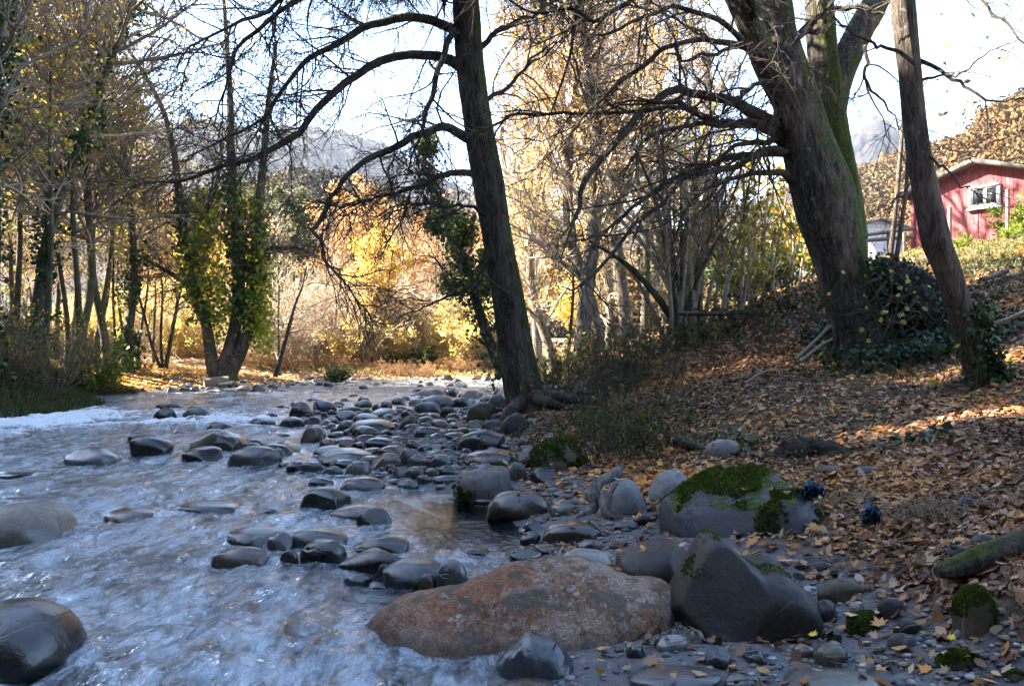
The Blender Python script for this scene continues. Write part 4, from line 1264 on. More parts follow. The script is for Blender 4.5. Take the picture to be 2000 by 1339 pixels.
# --- old mossy oak
rg = np.random.default_rng(8)
b = at(1690, 700, 13); b[2] = hz(b[0], b[1])-.05
oak = thing('oak_tree', 'massive old oak with several mossy stems rising from the bank', 'tree', b)
V1 = []
P, Rr = trace([(1702,735,66),(1692,700,56),(1682,660,49),(1672,620,47),(1655,560,47),(1638,490,51),(1618,420,57),(1603,370,56),(1588,320,52),(1573,265,46),(1560,215,44),(1544,160,41),(1530,110,38),(1520,60,35),(1512,0,34),(1503,-150,28),(1495,-350,20),(1490,-560,10)], 13, 13, 220)
V1.append(bark_trunk(P, Rr, 80, 5, .03))
emit('trunk', M['bark_oak'], oak, V1, b)
for pts, d0, d1 in [
  ([(1572,285,30),(1545,225,26),(1522,180,25),(1498,130,24),(1475,75,23),(1450,20,22),(1425,-40,21),(1390,-150,16),(1350,-300,9)], 12.9, 12.3),
  ([(1650,470,40),(1642,400,40),(1634,330,37),(1626,260,31),(1619,200,29),(1613,150,30),(1606,80,28),(1600,0,26),(1597,-150,20),(1594,-380,10)], 13.45, 13.8),
  ([(1624,220,28),(1636,160,29),(1655,110,27),(1680,58,26),(1708,5,26),(1740,-60,22),(1790,-180,14),(1840,-300,7)], 13.6, 14.2)]:
    P, Rr = trace(pts, d0, d1, 130)
    emit('stem', M['bark_moss'] if pts[0][0] == 1650 else M['bark_oak'], oak, [bark_trunk(P, Rr, 56, int(pts[0][0]), .024)], b)
oak_limbs = [
 ([(1530,255,19),(1497,233,15),(1458,214,13),(1405,194,11),(1370,184,10),(1335,179,9.5),(1305,183,9),(1264,211,8.5),(1229,246,8),(1187,298,7.5),(1145,351,7.5),(1134,397,5),(1113,446,3),(1095,500,1.2)], 13.05, 10.8),
 ([(1535,280,16),(1510,260,12),(1468,242,10),(1416,238,8.5),(1363,218,7),(1321,203,6.5),(1300,199,5),(1250,193,3.5),(1200,200,2),(1150,215,1)], 13.05, 11.5),
 ([(1363,214,5.5),(1310,208,4.5),(1264,212,4.2),(1212,218,4),(1160,221,4),(1106,223,4),(1050,225,3.8),(1001,226,3.6),(975,238,3.2),(955,246,3),(925,258,2),(890,275,1)], 12.0, 11.8),
 ([(1530,250,12),(1497,243,8),(1440,243,6.5),(1390,245,6),(1353,246,5.5),(1299,253,5),(1261,270,4.5)], 13.05, 11.6),
 ([(1530,282,12),(1510,270,8.5),(1458,281,6),(1416,298,4.5),(1370,337,2.5),(1340,370,1)], 13.05, 11.9),
 ([(1550,310,13),(1521,293,9),(1490,296,8),(1458,312,7),(1388,336,6.5),(1335,350,6),(1299,395,5.5),(1247,438,5),(1205,483,4.5),(1165,525,4),(1141,550,3.5),(1120,567,2.5),(1095,560,1.2)], 13.0, 10.6),
 ([(1560,370,13),(1535,344,9),(1511,333,7.5),(1468,335,6),(1416,354,5),(1370,379,4.5),(1342,411,4),(1325,453,3),(1310,500,1.5)], 13.0, 11.4),
 ([(1530,300,9),(1490,300,7),(1440,302,6),(1416,308,5.5),(1370,326,5),(1300,358,5),(1247,400,4.5),(1212,430,4),(1176,456,3.2),(1130,470,2),(1080,480,1)], 13.05, 10.9),
 ([(1490,110,10),(1454,91,8),(1405,76,7),(1353,76,6),(1300,90,6),(1247,133,5.5),(1212,160,5),(1176,190,4.5),(1150,220,3.5),(1120,250,2.5),(1090,300,1.2)], 12.5, 11.2),
 ([(1485,110,10),(1454,84,7),(1416,46,6.5),(1381,30,6),(1340,20,5.5),(1300,15,5),(1264,32,4.5),(1220,50,4),(1176,63,3),(1130,100,1.8),(1100,140,1)], 12.5, 11.5),
 ([(1480,100,7),(1440,95,5),(1380,105,4),(1340,112,3.5),(1310,105,2.5)], 12.5, 11.8),
 ([(1510,160,7),(1479,163,5),(1451,183,4.5),(1423,200,3.5),(1400,240,2)], 12.5, 11.9),
 ([(1610,60,8),(1575,62,6.5),(1562,75,7),(1553,91,7.5),(1550,120,6),(1548,150,4)], 13.0, 12.5),
 ([(1560,65,6),(1598,32,7),(1640,20,6),(1690,18,5),(1730,30,3)], 13.05, 12.3),
 ([(1480,30,12),(1455,-10,10),(1440,-40,8)], 12.4, 12.2),
 ([(1690,90,5),(1690,120,4),(1704,175,3.2),(1730,205,2.4),(1752,230,1.5),(1770,270,1)], 13.3, 12.4),
 ([(1430,-60,10),(1330,-50,8),(1240,-10,6),(1160,45,5),(1125,20,4),(1040,15,3),(960,-10,1.5)], 12.2, 11.6),
 ([(1400,-140,9),(1270,-110,7),(1170,-60,6),(1135,0,6),(1120,55,5),(1115,110,3.5),(1090,180,2.5),(1070,250,1.2)], 12.2, 11.8),
]
for pts, d0, d1 in oak_limbs: traced_limb(oak, b, pts, d0, d1, rg, num0=4.2, spec=OAKS)
# ivy on the foot of the oak
def ivy_on(Pc, Rc, n, rg, size=(.05, .04), pal=None, spread=.10, side=None):
    m = len(Pc)
    t = rg.uniform(0, m-1.001, n); i = t.astype(int); f = (t-i)[:, None]
    c = Pc[i]*(1-f)+Pc[i+1]*f; r = Rc[i]
    T = nrm(Pc[i+1]-Pc[i]); v = rg.normal(size=(n, 3))
    if side is not None: v = v+np.asarray(side)*1.2
    v = nrm(v-T*np.sum(v*T, -1, keepdims=True))
    c = c+v*(r+np.abs(rg.normal(size=n))*spread)[:, None]
    return leafquads(c, rg, size[0], size[1], pal if pal is not None else [(.02,.05,.018),(.03,.075,.02),(.015,.035,.016),(.05,.09,.025)], nbias=v*1.2)
P, Rr = trace([(1715,720,40),(1700,660,45),(1685,600,42),(1675,540,38),(1690,500,30)], 12.9, 12.9, 30)
emit('ivy', M['ivy'], oak, [ivy_on(P, Rr, 1500, rg, (.036, .028), side=(.9, -.3, 0), spread=.10, pal=[(.015,.032,.014),(.02,.045,.016),(.01,.022,.01)])], b)

# --- slim leaning tree at the right
rg = np.random.default_rng(14)
b = at(1918, 757, 10); b[2] = hz(b[0], b[1])-.03
slim = thing('slim_tree', 'slim dark trunk leaning in front of the red cabin with ivy at its foot', 'tree', b)
tp = [(1925,770,34),(1917,755,28),(1911,736,23.5),(1898,690,23),(1881,631,23),(1868,585,23),(1856,543,23),(1842,505,24),(1828,470,25),(1815,410,24),(1804,351,23),(1795,300,21.5),(1788,246,21),(1782,190,20.5),(1778,140,20.5),(1770,70,22),(1763,0,23),(1752,-120,19),(1740,-300,13),(1730,-480,6)]
P, Rr = trace(tp, 10, 10, 180)
emit('trunk', M['bark_slim'], slim, [bark_trunk(P, Rr, 52, 9, .012)], b)
AIRY = [dict(num=9, t0=.2, t1=1, L=(.3, 1.0), ang=(.4, .9), n=6, wig=.14, trop=(0, 0, -.01), rr=.008, rmin=.0025),
        dict(num=4, t0=.2, t1=1, L=(.2, .6), ang=(.4, .9), n=4, wig=.16, trop=(0, 0, -.01), rr=.006, rmin=.002),
        dict(num=2, t0=.2, t1=1, L=(.1, .25), ang=(.4, .9), n=3, wig=.2, trop=(0, 0, 0), rr=.005, rmin=.0016)]
for pts, d0, d1 in [
  ([(1785,108,7),(1795,119,5.5),(1844,137,4.5),(1876,161,4),(1904,183,3.4),(1942,200,2.4),(2000,183,1.6),(2060,170,1)], 10, 9.3),
  ([(1780,110,6),(1749,98,4.5),(1707,84,3.6),(1658,60,3),(1630,30,2.2),(1609,7,1.4)], 10, 9.4),
  ([(1790,160,4),(1830,150,3),(1880,140,2.4),(1935,105,1.8),(1990,70,1)], 10, 9.2),
  ([(1800,300,4),(1825,320,3),(1880,360,2),(1930,400,1)], 10, 9.3),
  ([(1760,-60,9),(1820,-70,6),(1900,-20,4),(1960,40,3),(2030,110,1.5)], 10, 9.2),
  ([(1755,-90,8),(1700,-110,5),(1640,-60,3.5),(1600,0,2),(1580,60,1)], 10, 9.4),
  ([(1800,335,3),(1770,370,2),(1740,395,1.4),(1700,415,.8)], 10, 9.6)]:
    traced_limb(slim, b, pts, d0, d1, rg, 20, AIRY, 'limb', num0=4.5)
P, Rr = trace([(1935,765,36),(1915,735,30),(1905,700,26),(1893,650,24),(1880,600,22)], 10, 10, 30)
emit('ivy', M['ivy'], slim, [ivy_on(P, Rr, 1000, rg, (.034, .027), side=(.9, -.3, 0), spread=.08)], b)
# a few leaves that still hang in the top right
c = np.array([at(random.uniform(1830, 2010), random.uniform(10, 290), random.uniform(9, 9.8)) for _ in range(60)])
emit('foliage', M['leaf'], slim, [leafquads(c, rg, .035, .022, [(.20,.20,.14),(.28,.27,.2),(.16,.15,.08)])], b)

# ------------------------------------------------------------------ woodland trees: variants, then copies
def tree_variant(kind, seed, H, r0, nb=30, lean=.05, ang=(.6, 1.2), tb=.22, Lr=(.16, .30), trop=.02, leaves=0, pal=None, lsize=.07, k2=9, k3=6, k4=0, rmin=.009, ivy=0, ivyh=.6, bark='bark_wood', twig='twig_wood', stems=1, ivyr=.25, wig=.16, lspread=.12, bare=0.0):
    rg = np.random.default_rng(seed)
    Ps, Rs = [], []
    for s in range(stems):
        n = 24; z = np.linspace(0, H*(1 if s == 0 else rg.uniform(.7, .95)), n)
        a = rg.uniform(0, 6.28); sp = 0 if stems == 1 else rg.uniform(.10, .22)*H
        w = np.stack([fbm(P3(z*.16, seed+s*3.1, k*7.0), 2, seed) for k in (0, 1)], -1)*H*.035
        w = w-w[0]
        tt = (z/z[-1])
        x = w[:, 0]+lean*z+np.cos(a)*sp*tt**.8; y = w[:, 1]+np.sin(a)*sp*tt**.8
        Ps.append(np.stack([x, y, z-.15], -1))
        rr = (r0 if s == 0 else r0*.75)*(1-tt*.93)*(1+.5*np.exp(-z/.35))
        Rs.append(np.maximum(rr, .012))
    P = np.array(Ps); R = np.array(Rs)
    trunk = MB(); V, Q = tubes(P, R, 12); trunk.add(V, [Q])
    L1 = grow(P, R, rg, nb, tb, .98, (Lr[0], Lr[1]), ang, 8, wig, (0, 0, trop), .012, rmin*1.5, rel=True)
    L2 = grow(*L1, rg, k2, .15, 1, (.3, .55), (.4, 1.0), 6, wig*1.1, (0, 0, trop*.6), .014, rmin, rel=True)
    L3 = grow(*L2, rg, k3, .15, 1, (.3, .6), (.4, 1.0), 4, wig*1.2, (0, 0, 0), .012, rmin*.75, rel=True)
    levels = [L1, L2, L3]
    if k4: levels.append(grow(*L3, rg, k4, .2, 1, (.35, .7), (.4, 1.0), 3, wig, (0, 0, 0), .01, rmin*.55, rel=True))
    crown = MB()
    for (p, r), k in zip(levels, (5, 4, 3, 3)):
        V, Q = tubes(p, r, k); crown.add(V, [Q])
    d = dict(trunk=trunk, crown=crown, bark=M[bark], twig=M[twig])
    if leaves:
        src = np.concatenate([flat(levels[-1][0][:, 1:]), flat(levels[-2][0][:, 2:])])
        cl = fbm(src*.55+seed, 3, seed)        # leaves hold on in clumps
        src = src[cl > bare-.15*(1)] if bare else src
        c = src[rg.integers(0, len(src), leaves)]+rg.normal(size=(leaves, 3))*lspread
        m = MB(); V, Q, C = leafquads(c, rg, lsize, lsize*.6, pal); m.add(V, [Q], C); d['leaves'] = m
    if ivy:
        m = MB()
        for s in range(stems):
            nn = int(24*ivyh)
            V, Q, C = ivy_on(P[s][:nn], R[s][:nn], ivy//stems*2, rg, (.085, .065), spread=ivyr)
            kp = np.repeat(fbm(V[::4]*.9, 2, 7) > .0, 4); V = V[kp]; m.add(V, [np.arange(len(V)).reshape(-1, 4)], C[kp[::4]])
        d['ivy'] = m
    d['made'] = {}
    return d
def place(v, name, label, cat, x, y, rz, s, group=None, z=None, sz=None, tilt=None):
    t = thing(name, label, cat, (x, y, float(hz(x, y))-.05 if z is None else z), group, rz, s)
    if sz: t.scale = (s, s, s*sz)
    if tilt: t.rotation_euler = (tilt[0], tilt[1], rz)
    for part, mat in (('trunk', v['bark']), ('crown', v['twig']), ('leaves', M['leaf']), ('ivy', M['ivy'])):
        if part not in v: continue
        nm = {'leaves': 'foliage'}.get(part, part)
        if part in v['made']:
            c = v['made'][part].copy(); COL.objects.link(c); c.parent = t
        else:
            c = v[part].build(nm, mat, t); v['made'][part] = c
    return t
YEL = [(.55,.34,.03),(.42,.26,.03),(.60,.42,.06),(.33,.20,.03),(.48,.24,.03)]
BRN = [(.30,.16,.04),(.40,.20,.04),(.22,.12,.04),(.36,.24,.06),(.20,.15,.04)]
GRN = [(.20,.24,.03),(.30,.30,.04),(.12,.17,.03),(.38,.34,.05)]
ORG = [(.58,.32,.13),(.52,.28,.11),(.64,.40,.18),(.46,.27,.13),(.60,.44,.22)]
CRM = [(.68,.56,.20),(.64,.50,.16),(.74,.63,.30),(.58,.46,.18)]
YGR = [(.50,.40,.06),(.42,.38,.06),(.34,.34,.06),(.58,.44,.08),(.28,.26,.06),(.44,.30,.06)]
W = {}
W['wa'] = tree_variant('w', 101, 20, .19, 54, .06, k4=2, k3=5, twig='twig_mid', leaves=1300, pal=YGR, lsize=.085, bare=.1)
W['wb'] = tree_variant('w', 102, 18, .16, 54, .02, k4=2, k3=5, twig='twig_mid', leaves=1800, pal=YGR, lsize=.085, bare=.05)
W['wc'] = tree_variant('w', 103, 21, .18, 58, -.02, k4=2, k3=5, twig='twig_mid', leaves=500, pal=YGR, lsize=.08, bare=.1)
W['wi'] = tree_variant('w', 104, 20, .20, 46, .08, k4=2, k3=5, twig='twig_mid', leaves=300, pal=YGR, lsize=.08, ivy=1900, ivyh=.75, ivyr=.30)
W['wt'] = tree_variant('w', 105, 14, .10, 30, .04, k4=2, k3=5, twig='twig_mid', leaves=900, pal=YGR, lsize=.08, Lr=(.12, .24))
W['wm'] = tree_variant('w', 106, 15, .14, 26, .03, k4=2, k3=5, twig='twig_mid', leaves=1500, pal=YEL+GRN, lsize=.08, stems=3)
# right background: tall poplars with thin yellow leaves
W['pa'] = tree_variant('p', 111, 24, .26, 60, .02, ang=(.35, .8), tb=.12, Lr=(.14, .24), trop=.05, k4=2, leaves=3400, pal=YEL+ORG, lsize=.065, bark='bark_pale', twig='twig_pale', bare=.05)
W['pb'] = tree_variant('p', 112, 22, .22, 60, -.03, ang=(.35, .8), tb=.10, Lr=(.14, .24), trop=.05, k4=2, leaves=3000, pal=YEL+CRM, lsize=.065, bark='bark_pale', twig='twig_pale', bare=.05)
# autumn crowns on the far bank
W['fo'] = tree_variant('f', 121, 12, .20, 34, .0, ang=(.6, 1.2), tb=.2, Lr=(.25, .42), k4=0, leaves=6500, pal=ORG, lsize=.11, lspread=.22, twig='twig_pale', bark='bark_wood')
W['fy'] = tree_variant('f', 122, 9, .13, 34, .0, ang=(.6, 1.3), tb=.16, Lr=(.28, .42), k4=0, leaves=9000, pal=CRM+YEL[:3], lsize=.10, lspread=.2, twig='twig_pale', bark='bark_wood')
W['fb'] = tree_variant('f', 123, 12, .14, 36, .0, ang=(.5, 1.1), tb=.1, Lr=(.25, .4), k4=2, twig='twig_pale', bark='bark_wood', rmin=.011)
W['fg'] = tree_variant('f', 124, 11, .16, 50, .0, ang=(1.2, 1.7), tb=.06, Lr=(.14, .3), k4=0, leaves=9000, pal=[(.05,.075,.04),(.08,.10,.05),(.10,.11,.06)], lsize=.13, lspread=.18)
# shrubs
def shrub_variant(seed, H, ns, leaves, pal, twig, lsize=.06, rmin=.006, spread=.55, k=6, k2=5, droop=-.01, lspr=.08):
    rg = np.random.default_rng(seed)
    a = rg.uniform(0, 6.28, ns); e = rg.uniform(.15, spread, ns)
    d = np.stack([np.cos(a)*np.sin(e), np.sin(a)*np.sin(e), np.cos(e)], -1)
    n = 9; P = np.zeros((ns, n, 3)); P[:, 0] = np.stack([np.cos(a), np.sin(a), 0*a], -1)*rg.uniform(0, .12*H, (ns, 1))
    L = H*rg.uniform(.6, 1.1, ns)
    for i in range(1, n):
        d = nrm(d+rg.normal(size=(ns, 3))*.09+np.array([0, 0, droop])); P[:, i] = P[:, i-1]+d*(L/(n-1))[:, None]
    R = np.linspace(1, .25, n)[None]*(H*.007*rg.uniform(.5, 1.3, (ns, 1)))+rmin*.5
    stems = MB(); V, Q = tubes(P, R, 6); stems.add(V, [Q])
    L2 = grow(P, R, rg, k, .2, 1, (.2, .42), (.3, .9), 5, .15, (0, 0, 0), .012, rmin, rel=True)
    L3 = grow(*L2, rg, k2, .15, 1, (.3, .6), (.4, 1.0), 4, .18, (0, 0, 0), .01, rmin*.7, rel=True)
    crown = MB()
    for (p, r), kk in ((L2, 4), (L3, 3)):
        V, Q = tubes(p, r, kk); crown.add(V, [Q])
    dd = dict(trunk=stems, crown=crown, bark=M[twig], twig=M[twig], made={})
    if leaves:
        src = np.concatenate([flat(L3[0][:, 1:]), flat(L2[0][:, 2:])])
        c = src[rg.integers(0, len(src), leaves)]+rg.normal(size=(leaves, 3))*lspr
        m = MB(); V, Q, C = leafquads(c, rg, lsize, lsize*.6, pal); m.add(V, [Q], C); dd['leaves'] = m
    return dd
W['sb'] = shrub_variant(201, 4, 46, 0, None, 'twig_pale', rmin=.009, spread=.9)
W['sr'] = shrub_variant(202, 2.2, 50, 700, BRN+ORG, 'twig_red', rmin=.008, spread=1.1, lsize=.06)
W['sy'] = shrub_variant(203, 4, 36, 6500, CRM, 'twig_pale', lsize=.085, spread=.8, lspr=.15)
W['sg'] = shrub_variant(204, 2.2, 30, 4200, [(.03,.055,.02),(.045,.075,.03),(.06,.09,.03)], 'twig_wood', lsize=.08, spread=.9)
W['sw'] = shrub_variant(205, 3, 34, 500, GRN+YEL, 'twig_wood', lsize=.06, spread=.8)
W['sv'] = shrub_variant(206, 2.4, 26, 3600, [(.12,.20,.02),(.18,.26,.03),(.25,.30,.04)], 'twig_wood', lsize=.07, spread=.8)
# ------------------------------------------------------------------ left bank woodland
def wtree(v, px, d, lab, rz, s, tilt=None, name='woodland_tree', group='woodland trees on the left bank', sz=None, cat='tree'):
    x = (px-1000)/F*d
    return place(W[v], name, lab, cat, x, d, rz, s, group, tilt=tilt, sz=sz)
GEN = 'slender half-bare tree deep in the shady wood on the left bank'
wood = [
 ('wi', 50, 27, 'ivy-clad trunk leaning right out of the left bank thicket, thickest of the near trunks', .3, 1.00, (0, .20)),
 ('wi', -40, 20, 'ivy-smothered dark tree rising at the left edge of the picture', 2.1, 0.95, (0, .10)),
 ('wa', 60, 30, 'straight grey trunk standing just left of the leaning ivy-clad trunk', 1.2, 1.00, None),
 ('wt', 8, 23, 'thin dark trunk slanting right at the extreme left of the wood', 4.0, 1.10, (0, .10)),
 ('wc', 160, 31, 'bare brown tree with a dark straight trunk behind the mossy bank edge', 5.0, 1.00, None),
 ('wb', 207, 32, 'yellow-green leaved tree standing at the left end of the yellow leaf carpet', 3.3, 1.05, None),
 ('wi', 250, 34, 'ivy-clad straight tree behind the yellow leaf carpet on the left bank', 4.1, 1.00, (0, -.04)),
 ('wm', 320, 37, 'several-stemmed yellow tree at the right end of the shady left wood', .7, 0.73, None),
 ('wa', 110, 38, GEN, 2.0, 0.69, None), ('wc', 20, 36, GEN, 3.4, 0.66, None), ('wb', 140, 44, GEN, 1.1, 0.73, None), ('wa', 185, 40, GEN, .4, 0.66, (0, .05)),
 ('wt', 90, 26, GEN, 2.2, 1.00, None), ('wt', 225, 36, GEN, 5.2, 0.73, None), ('wb', 40, 48, GEN, 2.8, 0.73, None),
 ('wt', 270, 38, GEN, 3.9, 0.73, (0, -.05)), ('wb', -60, 30, GEN, 4.4, 1.00, None), ('wa', -120, 26, GEN, 1.0, 1.00, None), ('wt', 130, 33, GEN, .2, 1.20, None),
 ('wm', 70, 40, GEN, 1.9, 0.66, None), ('wt', 150, 29, GEN, .9, 1.20, (0, .04)), ('wt', 30, 30, GEN, 1.9, 1.20, (0, .12)), ('wt', 190, 33, GEN, 2.9, 1.10, (0, -.04)), ('wt', 70, 34, GEN, 3.9, 1.20, None), ('wt', 240, 40, GEN, 5.9, 0.79, None), ('wc', 95, 46, GEN, 5.9, 0.73, None), ('wt', 300, 41, GEN, 2.3, 0.73, (0, .05)), ('wb', -100, 36, GEN, .6, 0.73, None)]
for v, px, d, lab, rz, s, tl in wood: wtree(v, px, d, lab, rz, s, tl)
# out of frame to the left: the same wood goes on along the bank and shades the stream
for i, (x, y) in enumerate([(-14,-1),(-13,-5),(-22,1.2),(-24,20),(-17,-7)]):
    place(W[['wa','wb','wc','wi'][i % 4]], 'woodland_tree', GEN, 'tree', x, y, i*1.3, .95, 'woodland trees on the left bank')
# three-stemmed tree at the bend
rg = np.random.default_rng(33)
b = at(440, 737, 34); b[2] = hz(b[0], b[1])
bend = thing('riverside_tree', 'forked mossy tree of three ivy-clad stems where the stream bends', 'tree', b)
bs = [([(432,740,20),(418,725,14),(407,660,11),(398,610,10),(390,592,10),(372,532,9),(360,460,8.5),(352,400,8),(340,300,6),(320,220,5),(285,150,4),(240,80,2.5)], 34, 33.5),
      ([(440,740,22),(434,727,16),(449,680,13),(462,620,12),(467,543,12),(463,480,11),(460,430,10),(452,330,8),(450,220,7),(444,100,5),(436,-20,3)], 34, 34.3),
      ([(446,740,22),(448,730,16),(472,680,13),(491,617,12),(501,543,11),(502,473,10),(506,400,9),(516,300,7),(524,200,5),(540,80,3)], 34, 34.2),
      ([(467,533,7),(498,504,6),(533,485,5),(576,483,3),(610,495,1.5)], 34.2, 33),
      ([(400,615,8),(385,580,7),(350,545,5),(310,520,4),(270,500,2)], 34.4, 35),
      ([(365,490,6),(395,430,5),(420,370,4),(435,300,2)], 33.8, 34.5)]
cr = []; iv = []
for i, (pts, d0, d1) in enumerate(bs):
    P, Rr = trace(pts, d0, d1, 50)
    emit('stem' if i < 3 else 'limb', M['bark_dark'], bend, [tubes(P[None], Rr[None], 12)], b)
    L1 = grow(P[None], Rr[None], rg, 26, .25, 1, (1.0, 3.2), (.4, 1.1), 8, .15, (0, 0, .01), .014, .010)
    L2 = grow(*L1, rg, 7, .15, 1, (.3, .6), (.4, 1.), 5, .18, (0, 0, -.02), .012, .008, rel=True)
    L3 = grow(*L2, rg, 4, .15, 1, (.3, .6), (.4, 1.), 4, .18, (0, 0, 0), .01, .006, rel=True)
    cr += [tubes(*L1, 4), tubes(*L2, 3), tubes(*L3, 3)]
    if i < 3: iv.append(ivy_on(P[8:27], Rr[8:27], 800, rg, (.10, .075), spread=.24, pal=[(.06,.12,.02),(.10,.17,.025),(.15,.22,.03),(.03,.07,.02)]))
emit('crown', M['twig_wood'], bend, cr, b)
emit('ivy', M['ivy'], bend, iv, b)
# bright green-yellow creepers between the stems
c = []
for (cx, cy, sx, sy, n) in [(385,500,18,45,900),(400,440,22,40,700),(505,560,14,60,900),(430,590,16,40,500),(470,420,30,50,500),(510,640,12,25,400)]:
    c.append(np.array([at(random.gauss(cx, sx), random.gauss(cy, sy), 34+random.gauss(0, .5)) for _ in range(n)]))
emit('foliage', M['leaf'], bend, [leafquads(np.concatenate(c), rg, .10, .07, [(.22,.30,.03),(.35,.38,.05),(.14,.22,.03),(.45,.40,.05)])], b)

# ------------------------------------------------------------------ far bank
for v, px, d, nm, lab, rz, s, cat in [
 ('fy', 735, 48, 'autumn_tree', 'glowing pale yellow tree with a thin dark trunk on the far bank', .4, .80, 'tree'),
 ('fo', 690, 62, 'autumn_tree', 'tall orange tree crown rising behind the pale yellow tree', 1.4, .95, 'tree'),
 ('fo', 610, 72, 'autumn_tree', 'rusty orange tree between the grey thicket and the orange crown', 2.9, .9, 'tree'),
 ('fo', 790, 70, 'autumn_tree', 'copper tree to the right behind the pale yellow tree', 4.2, .85, 'tree'),
 ('fo', 850, 78, 'autumn_tree', 'dull orange tree partly behind the ivy-clad tree by the alder', 5.1, .95, 'tree'),
 ('sy', 893, 47, 'autumn_shrub', 'lemon yellow bush on the far bank left of the alder trunk', .3, .85, 'shrub'),
 ('sy', 940, 49, 'autumn_shrub', 'bright yellow bush touching the left side of the alder trunk', 2.3, .95, 'shrub'),
 ('sy', 700, 47, 'autumn_shrub', 'cream yellow bush low on the far bank left of the glowing pale yellow tree', 4.3, .7, 'shrub'),
 ('sy', 800, 48, 'autumn_shrub', 'straw yellow bush on the far bank between the pale yellow tree and the lemon bush', 5.3, .75, 'shrub'),
 ('sg', 826, 46.5, 'evergreen_shrub', 'low dark green bush at the waterline of the far bank', 1.3, .55, 'shrub'),
 ('sg', 655, 40, 'evergreen_shrub', 'small dark evergreen sprig jutting over the far shingle', 3.3, .45, 'shrub'),
 ('fg', 575, 60, 'conifer', 'grey-green conifer behind the bare grey thicket on the far bank', .9, .95, 'tree'),
 ('fg', 735, 85, 'conifer', 'dark conifer far behind the orange crowns', 2.9, .9, 'tree'),
 ('fb', 545, 42, 'bare_tree', 'pale bare tree standing right of the forked mossy tree', 1.9, .62, 'tree'),
 ('fb', 640, 55, 'bare_tree', 'bare grey tree at the left foot of the orange crown', 3.9, .7, 'tree'),
 ('fb', 850, 55, 'bare_tree', 'bare grey tree above the lemon yellow bush', 4.9, .8, 'tree'),
 ('fb', 780, 58, 'bare_tree', 'bare grey tree right of the pale yellow tree', .2, .75, 'tree'),
 ('fo', 480, 78, 'autumn_tree', 'orange crown glimpsed between the stems of the forked tree', 1.1, .95, 'tree'),
 ('fy', 400, 60, 'autumn_tree', 'yellow tree glowing behind the left stem of the forked tree', 3.1, .9, 'tree'),
 ('fo', 300, 66, 'autumn_tree', 'orange tree far behind the shady left wood', 3.7, .9, 'tree'),
 ('fo', 960, 85, 'autumn_tree', 'orange tree hidden behind the alder trunk', 2.2, 1.0, 'tree'),
 ('fy', 1040, 62, 'autumn_tree', 'yellow tree shining between the poplar trunks', 2.0, 1.0, 'tree'),
 ('fy', 1150, 58, 'autumn_tree', 'yellow tree behind the pale paired poplars', 1.0, .9, 'tree')]:
    x = (px-1000)/F*d
    place(W[v], nm, lab, cat, x, d, rz, s)
# leaning dead sapling at the shingle
b = at(537, 733, 36); b[2] = hz(b[0], b[1]); P, Rr = trace([(537,735,5),(552,685,4.2),(564,640,3.5),(576,595,3),(590,560,2),(598,520,1)], 36, 35.5, 24)
t = thing('dead_sapling', 'thin dark sapling leaning right over the far shingle', 'sapling', b)
emit('trunk', M['bark_dark'], t, [tubes(P[None], Rr[None], 8)], b)
L1 = grow(P[None], Rr[None], rg, 16, .3, 1, (.4, 1.6), (.4, 1.), 6, .15, (0, 0, -.03), .01, .006); L2 = grow(*L1, rg, 5, .2, 1, (.3, .6), (.4, 1.), 4, .15, (0, 0, 0), .01, .005, rel=True)
emit('crown', M['twig_wood'], t, [tubes(*L1, 4), tubes(*L2, 3)], b)
scr = 'pale leafless bush in the sunlit thicket along the far bank'
for i in range(20):
    px = 505+i*24+random.uniform(-8, 8); d = random.uniform(45.5, 53)
    place(W['sb'], 'bare_shrub', scr, 'shrub', (px-1000)/F*d, d, random.uniform(0, 6), random.uniform(.8, 1.35), 'bare bushes along the far bank')
for i in range(12):
    px = 150+i*24+random.uniform(-8, 8); d = random.uniform(46, 58)
    place(W['sb' if i % 3 else 'sy'], 'bare_shrub' if i % 3 else 'autumn_shrub', 'sunlit bush in the open ground behind the shady left wood', 'shrub', (px-1000)/F*d, d, random.uniform(0, 6), random.uniform(.7, 1.0), 'sunlit bushes behind the left wood')
scr2 = 'low russet bush at the foot of the far thicket'
for i in range(20):
    px = 470+i*26+random.uniform(-8, 8); d = 44+random.uniform(0, 2.5)
    place(W['sr'], 'russet_shrub', scr2, 'shrub', (px-1000)/F*d, d, random.uniform(0, 6), random.uniform(.28, .5), 'russet bushes along the far bank')
for i in range(16):
    d = random.uniform(21, 38); px = random.uniform(-60, 330)
    x = (px-1000)/F*d
    if float(hz(x, d)) < .2: continue
    place(W['sw'], 'understory_shrub', 'twiggy undergrowth bush below the trunks of the shady left wood', 'shrub', x, d, random.uniform(0, 6), random.uniform(.6, 1.0), 'undergrowth bushes of the left wood')
place(W['sv'], 'leafy_shrub', 'light green leafy bush at the foot of the left wood near the mossy bank', 'shrub', (175-1000)/F*27, 27.4, 1.0, .6)

